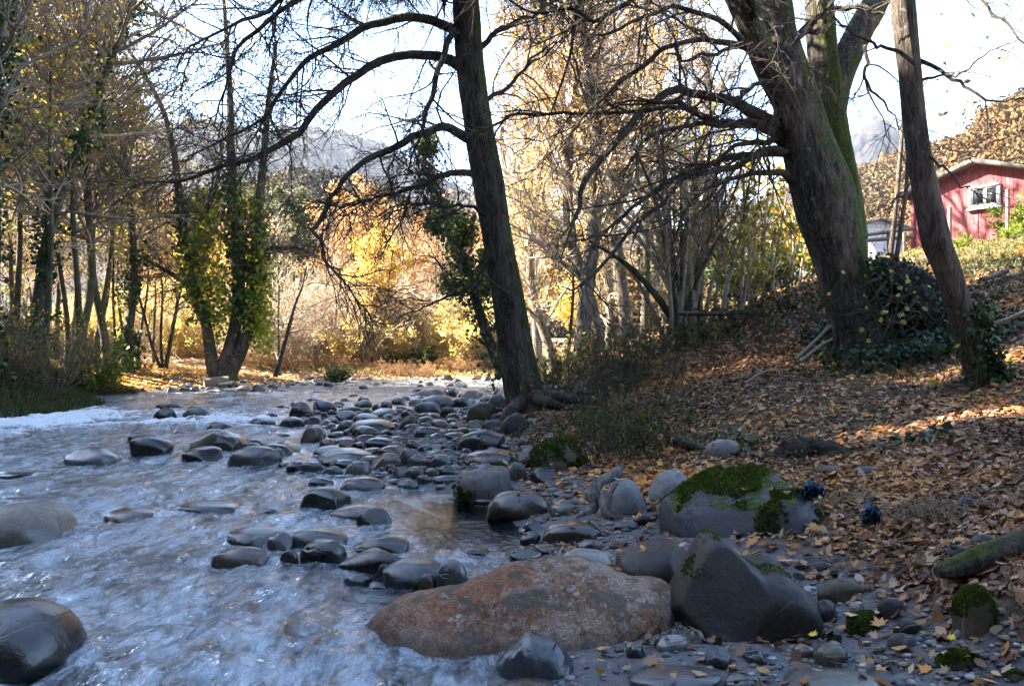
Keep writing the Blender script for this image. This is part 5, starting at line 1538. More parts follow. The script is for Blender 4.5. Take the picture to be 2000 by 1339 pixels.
# ------------------------------------------------------------------ right background
for v, px, d, lab, rz, s, tl in [
 ('pa', 1136, 27, 'straight pale trunk, left one of the paired poplars behind the bramble', .4, 1.0, (0, -.02)),
 ('pb', 1166, 27.5, 'pale trunk leaning slightly right, right one of the paired poplars', 1.7, 1.0, (0, .05)),
 ('pa', 1228, 31, 'pale poplar trunk standing right of the paired poplars', 3.2, 1.0, None),
 ('wc', 1258, 33, 'dark trunk behind the arching hazel stems', 5.2, 0.95, None),
 ('pb', 1080, 36, 'yellow-leaved poplar between the alder and the paired poplars', 2.2, 1.0, (0, .03)),
 ('pa', 1050, 43, 'tall poplar just right of the alder trunk, far back', 4.9, 1.0, None),
 ('pb', 1300, 40, 'yellow poplar rising behind the hazel clump', 1.1, 1.05, None),
 ('pa', 1370, 42, 'poplar seen between the hazel stems and the oak', 2.8, 1.0, None),
 ('pb', 1190, 48, 'poplar far behind the paired poplars', .2, 1.05, None),
 ('wb', 1440, 46, 'yellow-green tree behind the sapling screen left of the oak', 4.0, 0.53, None),
 ('pa', 1000, 52, 'distant poplar hidden behind the upper alder trunk', 5.6, 1.0, None),
 ('wt', 1110, 30, 'thin forked tree before the bright meadow behind the bank wall', 2.0, 0.70, None)]:
    x = (px-1000)/F*d
    place(W[v], 'poplar_tree' if v[0] == 'p' else 'bank_tree', lab, 'tree', x, d, rz, s, 'tall trees on the right bank', tilt=tl)
# ivy-clad tree left of the alder
rg = np.random.default_rng(44)
b = at(955, 722, 31); b[2] = max(hz(b[0], b[1]), 0)
t = thing('ivy_clad_tree', 'tree smothered in dark glossy ivy just left of the leaning alder', 'tree', b)
P, Rr = trace([(985,735,12),(965,690,11),(940,620,10),(915,540,9),(890,470,8),(868,410,6),(845,360,4),(820,310,2)], 31, 31, 40)
emit('trunk', M['bark_dark'], t, [tubes(P[None], Rr[None], 10)], b)
L1 = grow(P[None], Rr[None], rg, 40, .3, 1, (.8, 2.6), (.5, 1.2), 8, .15, (0, 0, -.02), .012, .009); L2 = grow(*L1, rg, 8, .2, 1, (.3, .6), (.4, 1.), 5, .15, (0, 0, 0), .01, .006, rel=True); L3 = grow(*L2, rg, 4, .2, 1, (.3, .6), (.4, 1.), 4, .15, (0, 0, 0), .01, .005, rel=True)
emit('crown', M['twig_wood'], t, [tubes(*L1, 4), tubes(*L2, 3), tubes(*L3, 3)], b)
cl = rg.integers(0, len(L1[0]), 60)
cc = flat(L1[0][:, :6]); cc = cc[fbm(cc*.7, 2, 5) > -.05]; cc = cc[rg.integers(0, len(cc), 5200)]+rg.normal(size=(5200, 3))*.2
emit('ivy', M['ivy'], t, [leafquads(cc, rg, .085, .065, [(.05,.09,.03),(.08,.13,.035),(.03,.06,.02),(.14,.19,.05),(.30,.30,.06)]), ivy_on(P, Rr, 1300, rg, (.085, .065), spread=.3)], b)

# hazel clump of many arching stems
rg = np.random.default_rng(55)
b = at(1335, 690, 16.5); b[2] = hz(b[0], b[1])-.05
hz_t = thing('hazel_clump', 'dense hazel clump of long arching grey stems left of the oak', 'shrub', b)
ends = [(1150,470,9),(1175,400,7),(1215,330,7),(1240,290,6),(1265,330,6),(1225,420,6),(1290,270,6),(1310,210,6),(1335,240,6),(1355,190,7),(1375,250,6),(1395,220,6),(1415,270,6),(1430,330,6),(1455,300,6),(1470,390,5),(1190,490,6),(1280,360,5),(1330,330,5),(1390,350,5),(1440,420,5),(1250,470,5),(1365,300,5),(1405,400,5),(1300,420,5),(1270,200,5)]
tw = []
for i, (ex, ey, r) in enumerate(ends):
    bx = 1335+rg.uniform(-32, 32); by = 690+rg.uniform(-6, 8); dd = 16.5+rg.uniform(-.5, .5)
    mx = bx+(ex-bx)*.30; my = by+(ey-by)*.45
    mx2 = bx+(ex-bx)*.62; my2 = by+(ey-by)*.78
    d1 = dd+rg.uniform(-1.2, 1.2)
    P, Rr = trace([(bx,by,r*.95),(mx,my,r*.8),(mx2,my2,r*.55),(ex,ey,r*.25)], dd, d1, 18)
    emit('stem', M['twig_pale'] if i % 3 else M['bark_wood'], hz_t, [tubes(P[None], Rr[None], 7)], b)
    L1 = grow(P[None], Rr[None], rg, 11, .25, 1, (.4, 1.5), (.3, .8), 6, .12, (0, 0, .01), .008, .004); L2 = grow(*L1, rg, 5, .2, 1, (.3, .6), (.4, .9), 4, .14, (0, 0, 0), .008, .003, rel=True)
    tw += [L1, L2]
emit('crown', M['twig_pale'], hz_t, [tubes(p, r, 3) for p, r in tw], b)
src = np.concatenate([flat(p[:, 1:]) for p, r in tw]); c = src[rg.integers(0, len(src), 1300)]+rg.normal(size=(1300, 3))*.05
emit('foliage', M['leaf'], hz_t, [leafquads(c, rg, .05, .036, YEL+GRN)], b)
# thin pole saplings between the hazel clump and the oak
rg = np.random.default_rng(66)
for i, (bx, by, ex, ey, r, d) in enumerate([(1442,612,1452,330,5,16),(1440,640,1470,420,3,15.5),(1490,600,1500,350,3.4,17),(1512,590,1520,400,3,17.5),(1535,580,1548,420,3,18),(1405,640,1460,430,6,16),(1470,600,1455,300,3,17.5),(1562,572,1575,470,3,19),(1500,600,1545,330,2.6,17),(1425,640,1400,380,3,16.5),(1460,610,1490,260,3,18),(1550,580,1530,350,2.6,18.5),(1390,650,1425,250,3,17),(1480,605,1475,420,2.4,17)]):
    b = at(bx, by, d); b[2] = min(hz(b[0], b[1]), b[2]+.3)
    mx, my = (bx+ex)/2+rg.uniform(-8, 8), (by+ey)/2
    P, Rr = trace([(bx,by+8,r),(mx,my,r*.8),(ex,ey,r*.4)], d, d, 16)
    t = thing('pole_sapling', 'thin upright grey sapling with few yellow leaves on the bank crest left of the oak', 'sapling', b, 'thin saplings left of the oak')
    emit('trunk', M['twig_pale'], t, [tubes(P[None], Rr[None], 6)], b)
    L1 = grow(P[None], Rr[None], rg, 14, .2, 1, (.3, 1.2), (.3, .8), 6, .12, (0, 0, .02), .008, .004); L2 = grow(*L1, rg, 4, .2, 1, (.3, .6), (.4, .9), 4, .14, (0, 0, 0), .008, .003, rel=True)
    emit('crown', M['twig_wood'], t, [tubes(*L1, 3), tubes(*L2, 3)], b)
    src = np.concatenate([flat(L1[0][:, 1:]), flat(L2[0])]); c = src[rg.integers(0, len(src), 130)]+rg.normal(size=(130, 3))*.05
    emit('foliage', M['leaf'], t, [leafquads(c, rg, .05, .036, YEL+GRN)], b)
# two stems by the cabin corner
for pts, lab in [([(1738,505,6),(1742,473,5.5),(1748,421,5),(1756,333,4.5),(1763,246,3.8),(1768,170,3),(1772,80,1.5)], 'left one of two thin bare stems before the cabin corner'),
                 ([(1750,505,5.5),(1753,490,5),(1763,421,4.5),(1770,368,4.2),(1774,295,3.6),(1780,220,2.6),(1790,140,1.4)], 'right one of two thin bare stems before the cabin corner')]:
    d = 17; b = at(*pts[0][:2], d)
    t = thing('bare_sapling', lab, 'sapling', b)
    P, Rr = trace(pts, d, d, 24); emit('trunk', M['bark_slim'], t, [tubes(P[None], Rr[None], 8)], b)
    L1 = grow(P[None], Rr[None], rg, 16, .35, 1, (.4, 1.6), (.3, .9), 6, .12, (0, 0, .02), .008, .004); L2 = grow(*L1, rg, 4, .2, 1, (.3, .6), (.4, .9), 4, .14, (0, 0, 0), .008, .003, rel=True)
    emit('crown', M['twig'], t, [tubes(*L1, 3), tubes(*L2, 3)], b)

# ------------------------------------------------------------------ cabin, shed, caravan, posts
KD = 33/25.5
A = at(1782, 505, 33); e1 = nrm(np.array([.66, -.75, 0])); e2 = np.array([-e1[1], e1[0], 0])   # along the gable; back
e2 = np.array([.75, .66, 0])
hw = 1.78*KD; Lc = 6.0
base = A.copy(); wallh = at(1782, 376, 33)[2]-A[2]; ridge = wallh+hw*math.tan(R_(17.5))
cab = thing('wooden_cabin', 'red plank cabin with a low gable and a small white window on the bank', 'cabin', tuple(A), rz=math.atan2(e1[1], e1[0]))
mb = MB(); w2 = 2*hw
V = [(0,0,-.9),(w2,0,-.9),(w2,0,wallh),(hw,0,ridge),(0,0,wallh)]
Vb = [(x, Lc, z) for x, y, z in V]
V = [(x, y, z if z > 0 else .0) for x, y, z in V]; Vb = [(x, y, z if z > 0 else .0) for x, y, z in Vb]
mb.add(V+Vb, [[(0,1,2,3,4)], [(9,8,7,6,5)]]); mb.add(V+Vb, [[(4,9,5,0),(1,6,7,2)]])
mb.build('wall', M['red_plank'], cab, False)
mb = MB(); mb.box((.03, .03, -.9), (w2-.03, Lc-.03, -.002)); mb.build('plinth', M['plinth'], cab, False)
ov, oe = .30, .34; sl = (ridge-wallh)/hw
mb = MB()
for sgn in (-1, 1):
    xe = hw+sgn*(hw+oe); ze = wallh-sl*oe
    a0, a1 = np.array([hw, ridge]), np.array([xe, ze]); th = .13
    V = [(a0[0],-ov,a0[1]+.01),(a1[0],-ov,a1[1]+.01),(a1[0],Lc+ov,a1[1]+.01),(a0[0],Lc+ov,a0[1]+.01),(a0[0],-ov,a0[1]+th),(a1[0],-ov,a1[1]+th),(a1[0],Lc+ov,a1[1]+th),(a0[0],Lc+ov,a0[1]+th)]
    mb.add(V, [[(0,1,2,3),(4,7,6,5),(0,4,5,1),(1,5,6,2),(2,6,7,3)]])
rf = mb.build('roof', M['shed_roof'], cab, False)
mb = MB()
for sgn in (-1, 1):
    xe = hw+sgn*(hw+oe+.02); ze = wallh-sl*(oe+.02)
    V = []
    for yy in (-ov-.035, -ov-.004):
        V += [(hw,yy,ridge-.03),(xe,yy,ze-.03),(xe,yy,ze+.16),(hw,yy,ridge+.16)]
    mb.add(V, [[(0,1,2,3),(7,6,5,4),(0,4,5,1),(1,5,6,2),(2,6,7,3)]])
mb.build('fascia', M['roof_edge'], rf, False)
mb = MB(); mb.box((-oe-.10, -ov, wallh-sl*oe-.06), (-oe-.01, Lc+ov, wallh-sl*oe+.05)); mb.build('gutter', M['roof_edge'], rf, False)
mb = MB(); mb.box((-.05, -.05, -.02), (.09, -.004, wallh-.02)); mb.build('corner_board', M['red_plank'], cab, False)
def on_gable(px, py):
    r = np.array([(px-1000)/F, 1, (HOR-py)/F]); n = np.array([-.75, -.66, 0.])
    t = (A-np.array([0, 0, CZ]))@n/(r@n); p = np.array([0, 0, CZ])+r*t
    return (p-A)@e1, p[2]-A[2]
x0, z1 = on_gable(1893, 366); x1, z0 = on_gable(1955, 402)
mb = MB(); fw = .085
mb.box((x0, -.075, z0), (x1, -.004, z0+fw)); mb.box((x0, -.075, z1-fw), (x1, -.004, z1))
mb.box((x0, -.075, z0+fw), (x0+fw, -.004, z1-fw)); mb.box((x1-fw, -.075, z0+fw), (x1, -.004, z1-fw))
win = mb.build('window', M['white_paint'], cab, False)
xm = (x0+x1)/2+.02; mb = MB(); s2 = .045
for a, c in ((x0+fw+.004, xm-.004), (xm+.004, x1-fw-.004)):
    mb.box((a, -.05, z0+fw+.003), (c, -.012, z0+fw+s2)); mb.box((a, -.05, z1-fw-s2), (c, -.012, z1-fw-.003))
    mb.box((a, -.05, z0+fw+s2), (a+s2, -.012, z1-fw-s2)); mb.box((c-s2, -.05, z0+fw+s2), (c, -.012, z1-fw-s2))
mb.build('frame', M['white_paint'], win, False)
mb = MB()
for a, c in ((x0+fw+s2+.005, xm-s2-.005), (xm+s2+.005, x1-fw-s2-.005)): mb.box((a, -.03, z0+fw+s2), (c, -.016, z1-fw-s2))
mb.build('pane', M['glass'], win, False)
mb = MB(); mb.box((x0-.05, -.12, z0-.05), (x1+.05, -.004, z0-.003)); mb.build('sill', M['white_paint'], win, False)

# white shed behind
D = 40; B0 = at(1676, 512, D); w = (1765-1676)/F*D; wh = (512-444)/F*D; rh = (512-431)/F*D; pk = (1716-1676)/F*D
shed = thing('garden_shed', 'white clapboard shed with grey gable roof left of the red cabin', 'shed', tuple(B0))
mb = MB(); V = [(0,0,0),(w,0,0),(w,0,wh),(pk,0,rh),(0,0,wh)]; Vb = [(x,4,z) for x,y,z in V]
mb.add(V+Vb, [[(0,1,2,3,4)],[(9,8,7,6,5)]]); mb.add(V+Vb, [[(4,9,5,0),(1,6,7,2)]]); mb.build('wall', M['shed_siding'], shed, False)
mb = MB()
for (xa, za), (xb, zb) in (((pk, rh), (-.2, wh-.09)), ((pk, rh), (w+.2, wh-.09))):
    V = [(xa,-.25,za+.01),(xb,-.25,zb+.01),(xb,4.2,zb+.01),(xa,4.2,za+.01),(xa,-.25,za+.12),(xb,-.25,zb+.12),(xb,4.2,zb+.12),(xa,4.2,za+.12)]
    mb.add(V, [[(0,1,2,3),(4,7,6,5),(0,4,5,1),(1,5,6,2),(2,6,7,3)]])
mb.build('roof', M['shed_roof'], shed, False)
mb = MB(); dx = (1741-1676)/F*D; mb.box((dx, -.03, .02), (dx+.06, -.003, 1.0)); mb.box((dx+.5, -.03, .02), (dx+.56, -.003, 1.0)); mb.box((dx+.06, -.03, .94), (dx+.5, -.003, 1.0))
dr = mb.build('door', M['white_paint'], shed, False)
# caravan seen in pieces between the saplings
D = 36; B0 = at(1500, 556, D); L_ = 4.2
cv = thing('caravan', 'white caravan half hidden behind the saplings left of the oak', 'caravan', tuple(B0), rz=-.25)
prof = [(0,.45),(.1,.3),(4.0,.3),(4.2,.5),(4.15,1.3),(3.8,2.05),(3.5,2.2),(.5,2.2),(.12,1.95),(0,1.2)]
mb = MB(); n_ = len(prof); V = [(x,0,z) for x,z in prof]+[(x,2.0,z) for x,z in prof]
mb.add(V, [[tuple(range(n_))],[tuple(range(2*n_-1,n_-1,-1))]]); mb.add(V, [[(i,i+n_,(i+1)%n_+n_,(i+1)%n_) for i in range(n_)]])
mb.build('body', M['caravan_white'], cv, False)
for xa, xb in ((.5, 1.5), (2.1, 3.3)):
    mb = MB(); mb.box((xa, -.025, 1.15), (xb, -.003, 1.75)); mb.build('window', M['glass'], cv, False)
a = np.linspace(0, 2*np.pi, 20, endpoint=False)
mb = MB(); P = np.array([[2.0+.3*np.cos(a), .02+0*a, .3+.3*np.sin(a)], [2.0+.3*np.cos(a), .2+0*a, .3+.3*np.sin(a)]]).transpose(0, 2, 1)
mb.add(P.reshape(-1, 3), [[tuple(range(20))], [tuple(range(39, 19, -1))]]); mb.add(P.reshape(-1, 3), [[(i, (i+1) % 20, (i+1) % 20+20, i+20) for i in range(20)]]); mb.build('wheel', M['glass'], cv, False)
# posts and rails
def post(px, y0, y1, r, d, lab):
    a_, b_ = at(px, y0, d), at(px, y1, d)
    P = np.linspace(a_, b_, 6); V, Q = tubes(P[None], np.full((1, 6), r/F*d), 8)
    mb = MB(); mb.add(V-a_, [Q]); mb.add((V[-8:]-a_), [[tuple(range(8))]])
    o = mb.build('fence_post', M['wood_weathered'], loc=tuple(a_)); tag(o, lab, 'post', 'wooden posts by the cabin')
post(1855, 520, 405, 4, 22, 'weathered post standing just right of the slim leaning trunk')
post(1968, 505, 370, 4, 21, 'tall weathered post before the green bush beside the cabin')
post(1766, 520, 455, 3, 24, 'short post at the left corner of the red cabin')
rl = thing('wooden_rail', 'pale wooden handrail before the white shed', 'railing', tuple(at(1693, 515, 26)))
for i in (1692, 1735):
    P = np.linspace(at(i, 520, 26), at(i, 452 if i < 1700 else 456, 26), 4); emit('post', M['wood_weathered'], rl, [tubes(P[None], np.full((1, 4), .05), 6)], at(1693, 515, 26))
for (ya, yb) in ((459, 446), (470, 462)):
    P = np.linspace(at(1688, ya, 26), at(1785, yb, 26), 4); emit('rail', M['wood_weathered'], rl, [tubes(P[None], np.full((1, 4), .055), 6)], at(1693, 515, 26))
# bushes by the cabin
for v, px, d, s, lab in [('sv', 1992, 24, .58, 'rounded bright green bush at the right corner of the red cabin'), ('sv', 1548, 26, .9, 'sunlit green leafy bush before the caravan'), ('sg', 1462, 22, .75, 'dark ivy-covered bush among the saplings'), ('sv', 1975, 19, .16, 'low fresh green plant at the foot of the cabin bush'), ('sv', 1880, 18.5, .14, 'low green plant below the cabin wall')]:
    x = (px-1000)/F*d; place(W[v], 'leafy_shrub', lab, 'shrub', x, d, random.uniform(0, 6), s)

# ------------------------------------------------------------------ dead wood
def stick(name, pts, d0, d1, mat, lab, cat, k=10, n=24, wob=.03, moss=None):
    P, Rr = trace(pts, d0, d1, n)
    org = P[0].copy()
    V, Q = bark_trunk(P, Rr, k, int(pts[0][0]) % 50, min(.012, float(Rr.max())*.2))
    mb = MB(); mb.add(V-org, [Q]); mb.add(V[:k]-org, [[tuple(range(k-1, -1, -1))]]); mb.add(V[-k:]-org, [[tuple(range(k))]])
    o = mb.build(name, M[mat], loc=tuple(org)); return tag(o, lab, cat)
stick('fallen_pole', [(1325,612,4),(1370,613,4.5),(1420,612,4.5),(1478,608,3)], 15.2, 15.5, 'darkwood', 'dark fallen pole lying level across the foot of the saplings', 'log')
stick('fallen_branch', [(1553,702,3),(1585,672,3.5),(1622,636,3)], 12.2, 12.8, 'wood_weathered', 'upper of two bare branches leaning on the oak foot', 'branch')
stick('fallen_branch', [(1562,706,2.5),(1600,676,3),(1626,662,2)], 12.0, 12.7, 'wood_weathered', 'lower of two bare branches leaning on the oak foot', 'branch')
stick('fallen_branch', [(1455,748,2),(1480,732,2.4),(1502,722,1.5)], 11.5, 12, 'wood_weathered', 'short bare stick on the leaf slope left of the oak', 'branch')
stick('fallen_log', [(1318,858,9),(1345,868,11),(1368,876,10),(1378,884,7)], 8.7, 8.5, 'darkwood', 'short dark log with green moss beside the lone whitish boulder', 'log', 16)
stick('fallen_branch', [(1845,1050,7),(1890,1034,8),(1945,1018,8),(2010,1000,7)], 4.6, 4.75, 'darkwood', 'dark branch lying on the leaves at the right edge', 'branch', 14)
stick('fallen_branch', [(1915,545,4),(1940,540,4.5),(1968,528,4)], 13.5, 13.7, 'deadwood', 'grey stick on the slope under the cabin', 'branch')
stick('fallen_branch', [(1930,635,4),(1965,625,4.5),(2005,607,4)], 10.2, 10.3, 'darkwood', 'dark rotting stick on the slope right of the slim trunk', 'branch')
stick('fallen_branch', [(1060,770,7),(1075,760,8),(1100,756,6)], 20, 20.4, 'deadwood', 'bleached branch lying right of the alder trunk', 'branch')
stick('driftwood_root', [(1112,1024,10),(1140,1010,13),(1160,988,10),(1158,965,12),(1172,942,9),(1200,925,10),(1218,908,4)], 6.6, 6.9, 'deadwood', 'bleached twisted driftwood root left of the upright egg boulder', 'driftwood', 16, 40)
stick('driftwood_root', [(1205,945,7),(1190,968,8),(1182,990,9),(1192,1012,8),(1215,1030,4)], 6.55, 6.4, 'deadwood', 'forked grey driftwood root touching the upright egg boulder', 'driftwood', 14)
stick('driftwood_root', [(1160,1030,7),(1172,1012,9),(1178,990,8),(1172,965,6)], 6.5, 6.7, 'deadwood', 'short grey driftwood prong under the upright egg boulder', 'driftwood', 12)
lg = stick('mossy_log', [(1830,1118,10),(1870,1110,22),(1920,1092,26),(1970,1078,32),(2040,1060,34)], 3.9, 4.0, 'root', 'thick moss-covered log coming in from the right edge', 'log', 28, 60)
lg = stick('fallen_log', [(398,748,9),(420,746,9.5),(446,744,9)], 31, 31.4, 'wood_weathered', 'cut grey log lying on the bank under the forked tree', 'log', 14)
b = at(428, 752, 30.6); mb = MB(); mb.box((-.02, 0, 0), (.42, .22, .06)); o = mb.build('board', M['cut'], smooth=False, loc=tuple(b)); o.rotation_euler = (0, -.12, .2); tag(o, 'pale cut board leaning against the grey log on the far bank', 'board')
stick('broken_stump', [(82,748,4),(86,738,4),(92,726,2)], 25, 25, 'deadwood', 'pale broken stub on the dark left bank', 'stump')

# blue plastic netting caught in the bank
rg = np.random.default_rng(77)
for (cx, cy, d, sx, sz, lab) in [(1588, 955, 5.55, .065, .034, 'tangled blue plastic netting behind the right end of the moss-capped boulder'), (1703, 1003, 4.75, .04, .042, 'bundle of frayed blue plastic strips under the overhanging grass')]:
    b = at(cx, cy, d)
    n_ = 12; P = np.zeros((n_, 7, 3)); P[:, 0] = rg.normal(size=(n_, 3))*np.array([sx, sx*.6, sz])*.8
    dr_ = rg.normal(size=(n_, 3))
    for k in range(1, 7):
        dr_ = nrm(dr_+rg.normal(size=(n_, 3))*.7-P[:, k-1]*9-np.array([0,0,.25])); P[:, k] = P[:, k-1]+dr_*.018
    mb = MB(); V, Q = tubes(P, np.full((n_, 7), .0035), 5); mb.add(V, [Q])
    gu, gv = np.meshgrid(np.linspace(-1, 1, 16), np.linspace(-1, 1, 12))
    V = np.stack([gu*sx*(.9+.3*fbm(P3(gu*3, gv*3, 1), 2, 3)), .12*fbm(P3(gu*4, gv*4, 3), 3, 2), gv*sz*.9+.07*fbm(P3(gu*4, gv*4, 8), 3, 5)], -1)
    mb.add(V.reshape(-1, 3), [gridquads(12, 16)])
    o = mb.build('plastic_netting', M['blue_net'], loc=tuple(b)); tag(o, lab, 'plastic litter')
# ------------------------------------------------------------------ root plate and earth overhangs beside the oak
profile_rock('root_mound', [(1690,740),(1700,650),(1705,560),(1718,505),(1750,508),(1790,525),(1830,560),(1860,620),(1870,690),(1850,740),(1770,760)], 13.3, .9, M['earth'], (.05, .04, .03), 'mound of roots and earth coloured near-black for its shaded hollow between the oak and the slim trunk', 'root mound', amp=.16, nsc=1.6, fine=.05, seed=41, zc=.1, pit=.35)
rg = np.random.default_rng(91)
_o = STONES.pop()['o']; nv = len(_o.data.vertices); cv_ = np.empty(nv*3, np.float32); _o.data.vertices.foreach_get('co', cv_); cv_ = cv_.reshape(-1, 3)
cv_ = cv_[(cv_[:, 1] < .2)]; kk = (cv_[:, 2] > .9+.5*fbm(cv_*1.5, 2, 3)) | (fbm(cv_*2.2, 2, 9) > .25); cv_ = cv_[kk]
cI = cv_[rg.integers(0, len(cv_), 850)]+rg.normal(size=(850, 3))*.05-np.array([0, .04, 0])
Vi, Qi, Ci = leafquads(cI, rg, .042, .032, [(.018,.035,.014),(.03,.055,.018),(.012,.024,.01),(.10,.06,.02)], nbias=np.array([0, -1.0, .6]))
obj('ivy', mesh('ivy', Vi, [Qi], M['ivy'], col=Ci, smooth=False), _o)
b = at(1780, 620, 12.5)
parts = []
for i in range(34):
    px, py = random.uniform(1700, 1850), random.uniform(540, 690); d = 12.45+random.uniform(-.15, .25)
    pts = [(px, py, random.uniform(1.2, 4))]
    a = random.uniform(0, 6.28)
    for k in range(5):
        a += random.uniform(-.7, .7); px += math.cos(a)*22; py += math.sin(a)*16+5; pts.append((px, py, max(.8, pts[-1][2]*.75)))
    q, r = trace(pts, d, d+random.uniform(-.2, .1), 14); parts.append(tubes(q[None], r[None], 6))
o = emit('tangled_roots', M['root'], None, parts, b); o.location = tuple(b); tag(o, 'tangle of bare roots hanging over the dark hollow beside the oak', 'roots')
# bramble and seedlings with round yellow leaves before the hollow
c = np.array([at(random.gauss(1745, 48), random.gauss(605, 32), 12.1+random.uniform(-.2, .1)) for _ in range(24)]+[at(random.gauss(1780, 30), random.gauss(570, 22), 12.2) for _ in range(4)])
b = at(1745, 690, 12.1)
t = thing('yellow_leaf_seedling', 'thin seedling with round yellow leaves in front of the dark root hollow', 'seedling', b)
hx = [(math.cos(k_*.785)*(1.15 if k_ == 0 else .9), math.sin(k_*.785)*.8) for k_ in range(8)]
nn_ = nrm(rg.normal(size=(len(c), 3))*.6+np.array([0, -1.2, .3])); aa_ = rg.normal(size=(len(c), 3)); aa_ = nrm(aa_-nn_*np.sum(aa_*nn_, -1, keepdims=True)); bb_ = np.cross(nn_, aa_)
sz_ = rg.uniform(.022, .05, (len(c), 1))
Vh = np.stack([c+sz_*(aa_*u_+bb_*v_) for u_, v_ in hx], 1).reshape(-1, 3)
emit('foliage', M['leaf'], t, [(Vh, np.arange(len(c)*8).reshape(-1, 8), np.array([(.50,.45,.10),(.45,.41,.13),(.40,.35,.06),(.34,.33,.08)])[rg.integers(0, 4, len(c))])], b)
P = np.zeros((22, 6, 3)); src = c[rg.integers(0, 24, 22)]; P[:, 0] = np.array([b]*22)+rg.normal(size=(22, 3))*np.array([.35,.05,.02])
for k in range(6): P[:, k] = P[:, 0]*(1-k/5)+src*(k/5)+np.array([0, 0, .12])*math.sin(k/5*3.14)
emit('crown', M['twig'], t, [tubes(P, np.full((22, 6), .004), 4)], b)  # bare stems of the seedling, in a mesh named crown

# ------------------------------------------------------------------ brush right of the alder
rg = np.random.default_rng(92)
def brush(px, py, d, name, lab, cat, H, ns, leaves, pal, sx, lsize=.04, rmin=.003, twig='twig', spread=.35, k=6):
    b = at(px, py, d); b[2] = hz(b[0], b[1])
    t = thing(name, lab, cat, b)
    e = rg.normal(size=(ns, 2))*spread
    dd = nrm(np.column_stack([e, np.ones(ns)]))
    n = 8; P = np.zeros((ns, n, 3)); P[:, 0, 0] = rg.normal(size=ns)*sx; P[:, 0, 1] = rg.normal(size=ns)*sx*.7
    P[:, 0, 2] = hz(b[0]+P[:, 0, 0], b[1]+P[:, 0, 1])-b[2]-.03
    L = H*rg.uniform(.5, 1.1, ns)
    for i in range(1, n):
        dd = nrm(dd+rg.normal(size=(ns, 3))*.1-np.array([0, 0, .03])); P[:, i] = P[:, i-1]+dd*(L/(n-1))[:, None]
    R = np.linspace(1, .4, n)[None]*(rg.uniform(.8, 1.6, (ns, 1))*rmin)
    L2 = grow(P, R, rg, k, .15, 1, (.15, .4), (.4, 1.), 5, .16, (0, 0, -.02), .008, rmin*.6, rel=True); L3 = grow(*L2, rg, 3, .2, 1, (.3, .6), (.4, 1.), 3, .16, (0, 0, 0), .008, rmin*.5, rel=True)
    z = np.zeros(3)
    emit('crown', M[twig], t, [tubes(P, R, 5), tubes(*L2, 3), tubes(*L3, 3)], z)  # stems and their twigs joined in one mesh named crown
    leaves = int(leaves*(.6 if px < 1260 and py > 840 else .17)); src = np.concatenate([flat(L2[0][:, 1:]), flat(L3[0][:, 1:])]); c = src[rg.integers(0, len(src), leaves)]+rg.normal(size=(leaves, 3))*.02
    emit('foliage', M['leaf'], t, [leafquads(c, rg, lsize, lsize*.55, pal)], z)
DG = [(.04,.06,.02),(.06,.08,.025),(.09,.10,.03),(.14,.12,.03),(.03,.045,.018)]
OG = [(.16,.15,.04),(.22,.18,.05),(.10,.10,.03),(.28,.22,.05),(.07,.08,.025)]
brush(1250, 905, 8.6, 'bramble', 'dark leafy bramble heap between the mossy long boulder and the short log', 'bramble', .75, 60, 1700, DG, .34, .028)
brush(1190, 880, 9.6, 'bramble', 'dark bramble trailing over the mossy long boulder', 'bramble', .6, 40, 1000, DG, .3, .028)
brush(1160, 850, 11, 'bramble', 'low bramble with small green leaves right of the alder foot', 'bramble', .55, 44, 1300, DG+OG, .4, .03)
brush(1215, 815, 12.3, 'thin_stem_thicket', 'thicket of thin upright brown stems right of the alder', 'thicket', 1.5, 44, 500, OG, .42, .035, .0035, spread=.12, k=5)
brush(1160, 790, 14.5, 'undergrowth_bush', 'grey-green undergrowth just right of the alder trunk', 'undergrowth', 1.1, 60, 2200, OG+DG, .7, .045, .0035)
brush(1255, 780, 14, 'undergrowth_bush', 'twiggy olive undergrowth behind the thin brown stems', 'undergrowth', 1.2, 60, 2000, OG+DG, .7, .045, .0035)
brush(1130, 735, 20, 'undergrowth_bush', 'yellowish undergrowth at the foot of the paired poplars', 'undergrowth', 1.3, 70, 2600, OG+YEL[:2], 1.0, .06, .005)
brush(1220, 720, 19, 'undergrowth_bush', 'olive undergrowth between the paired poplars and the hazel clump', 'undergrowth', 1.2, 60, 2400, OG, .9, .06, .005)
brush(1330, 715, 15.6, 'undergrowth_bush', 'dark ferny undergrowth around the hazel foot', 'undergrowth', .8, 60, 2600, DG+OG, .6, .05, .004)
brush(1420, 690, 15, 'undergrowth_bush', 'green undergrowth on the slope right of the hazel clump', 'undergrowth', .6, 60, 2000, DG+OG, .8, .045, .004)
brush(1520, 620, 15.2, 'undergrowth_bush', 'ivy undergrowth on the crest left of the oak', 'undergrowth', .5, 50, 1800, DG, .8, .045, .004)
brush(1835, 715, 9.7, 'undergrowth_bush', 'yellow-leaved sprig left of the slim trunk foot', 'undergrowth', .55, 10, 46, [(.40,.34,.05),(.30,.30,.05),(.5,.38,.05)], .12, .04, .003)
brush(1660, 760, 11.5, 'undergrowth_bush', 'small green weeds below the oak foot', 'undergrowth', .4, 26, 500, DG+OG, .3, .035, .003)
brush(1560, 870, 7.4, 'undergrowth_bush', 'tuft of dark weeds on a low hump left of the right leaf slope', 'undergrowth', .22, 40, 700, DG, .2, .02, .002)
brush(1440, 700, 16.5, 'undergrowth_bush', 'straggling briar under the fallen pole', 'undergrowth', 1.0, 40, 900, OG, .7, .04, .004)
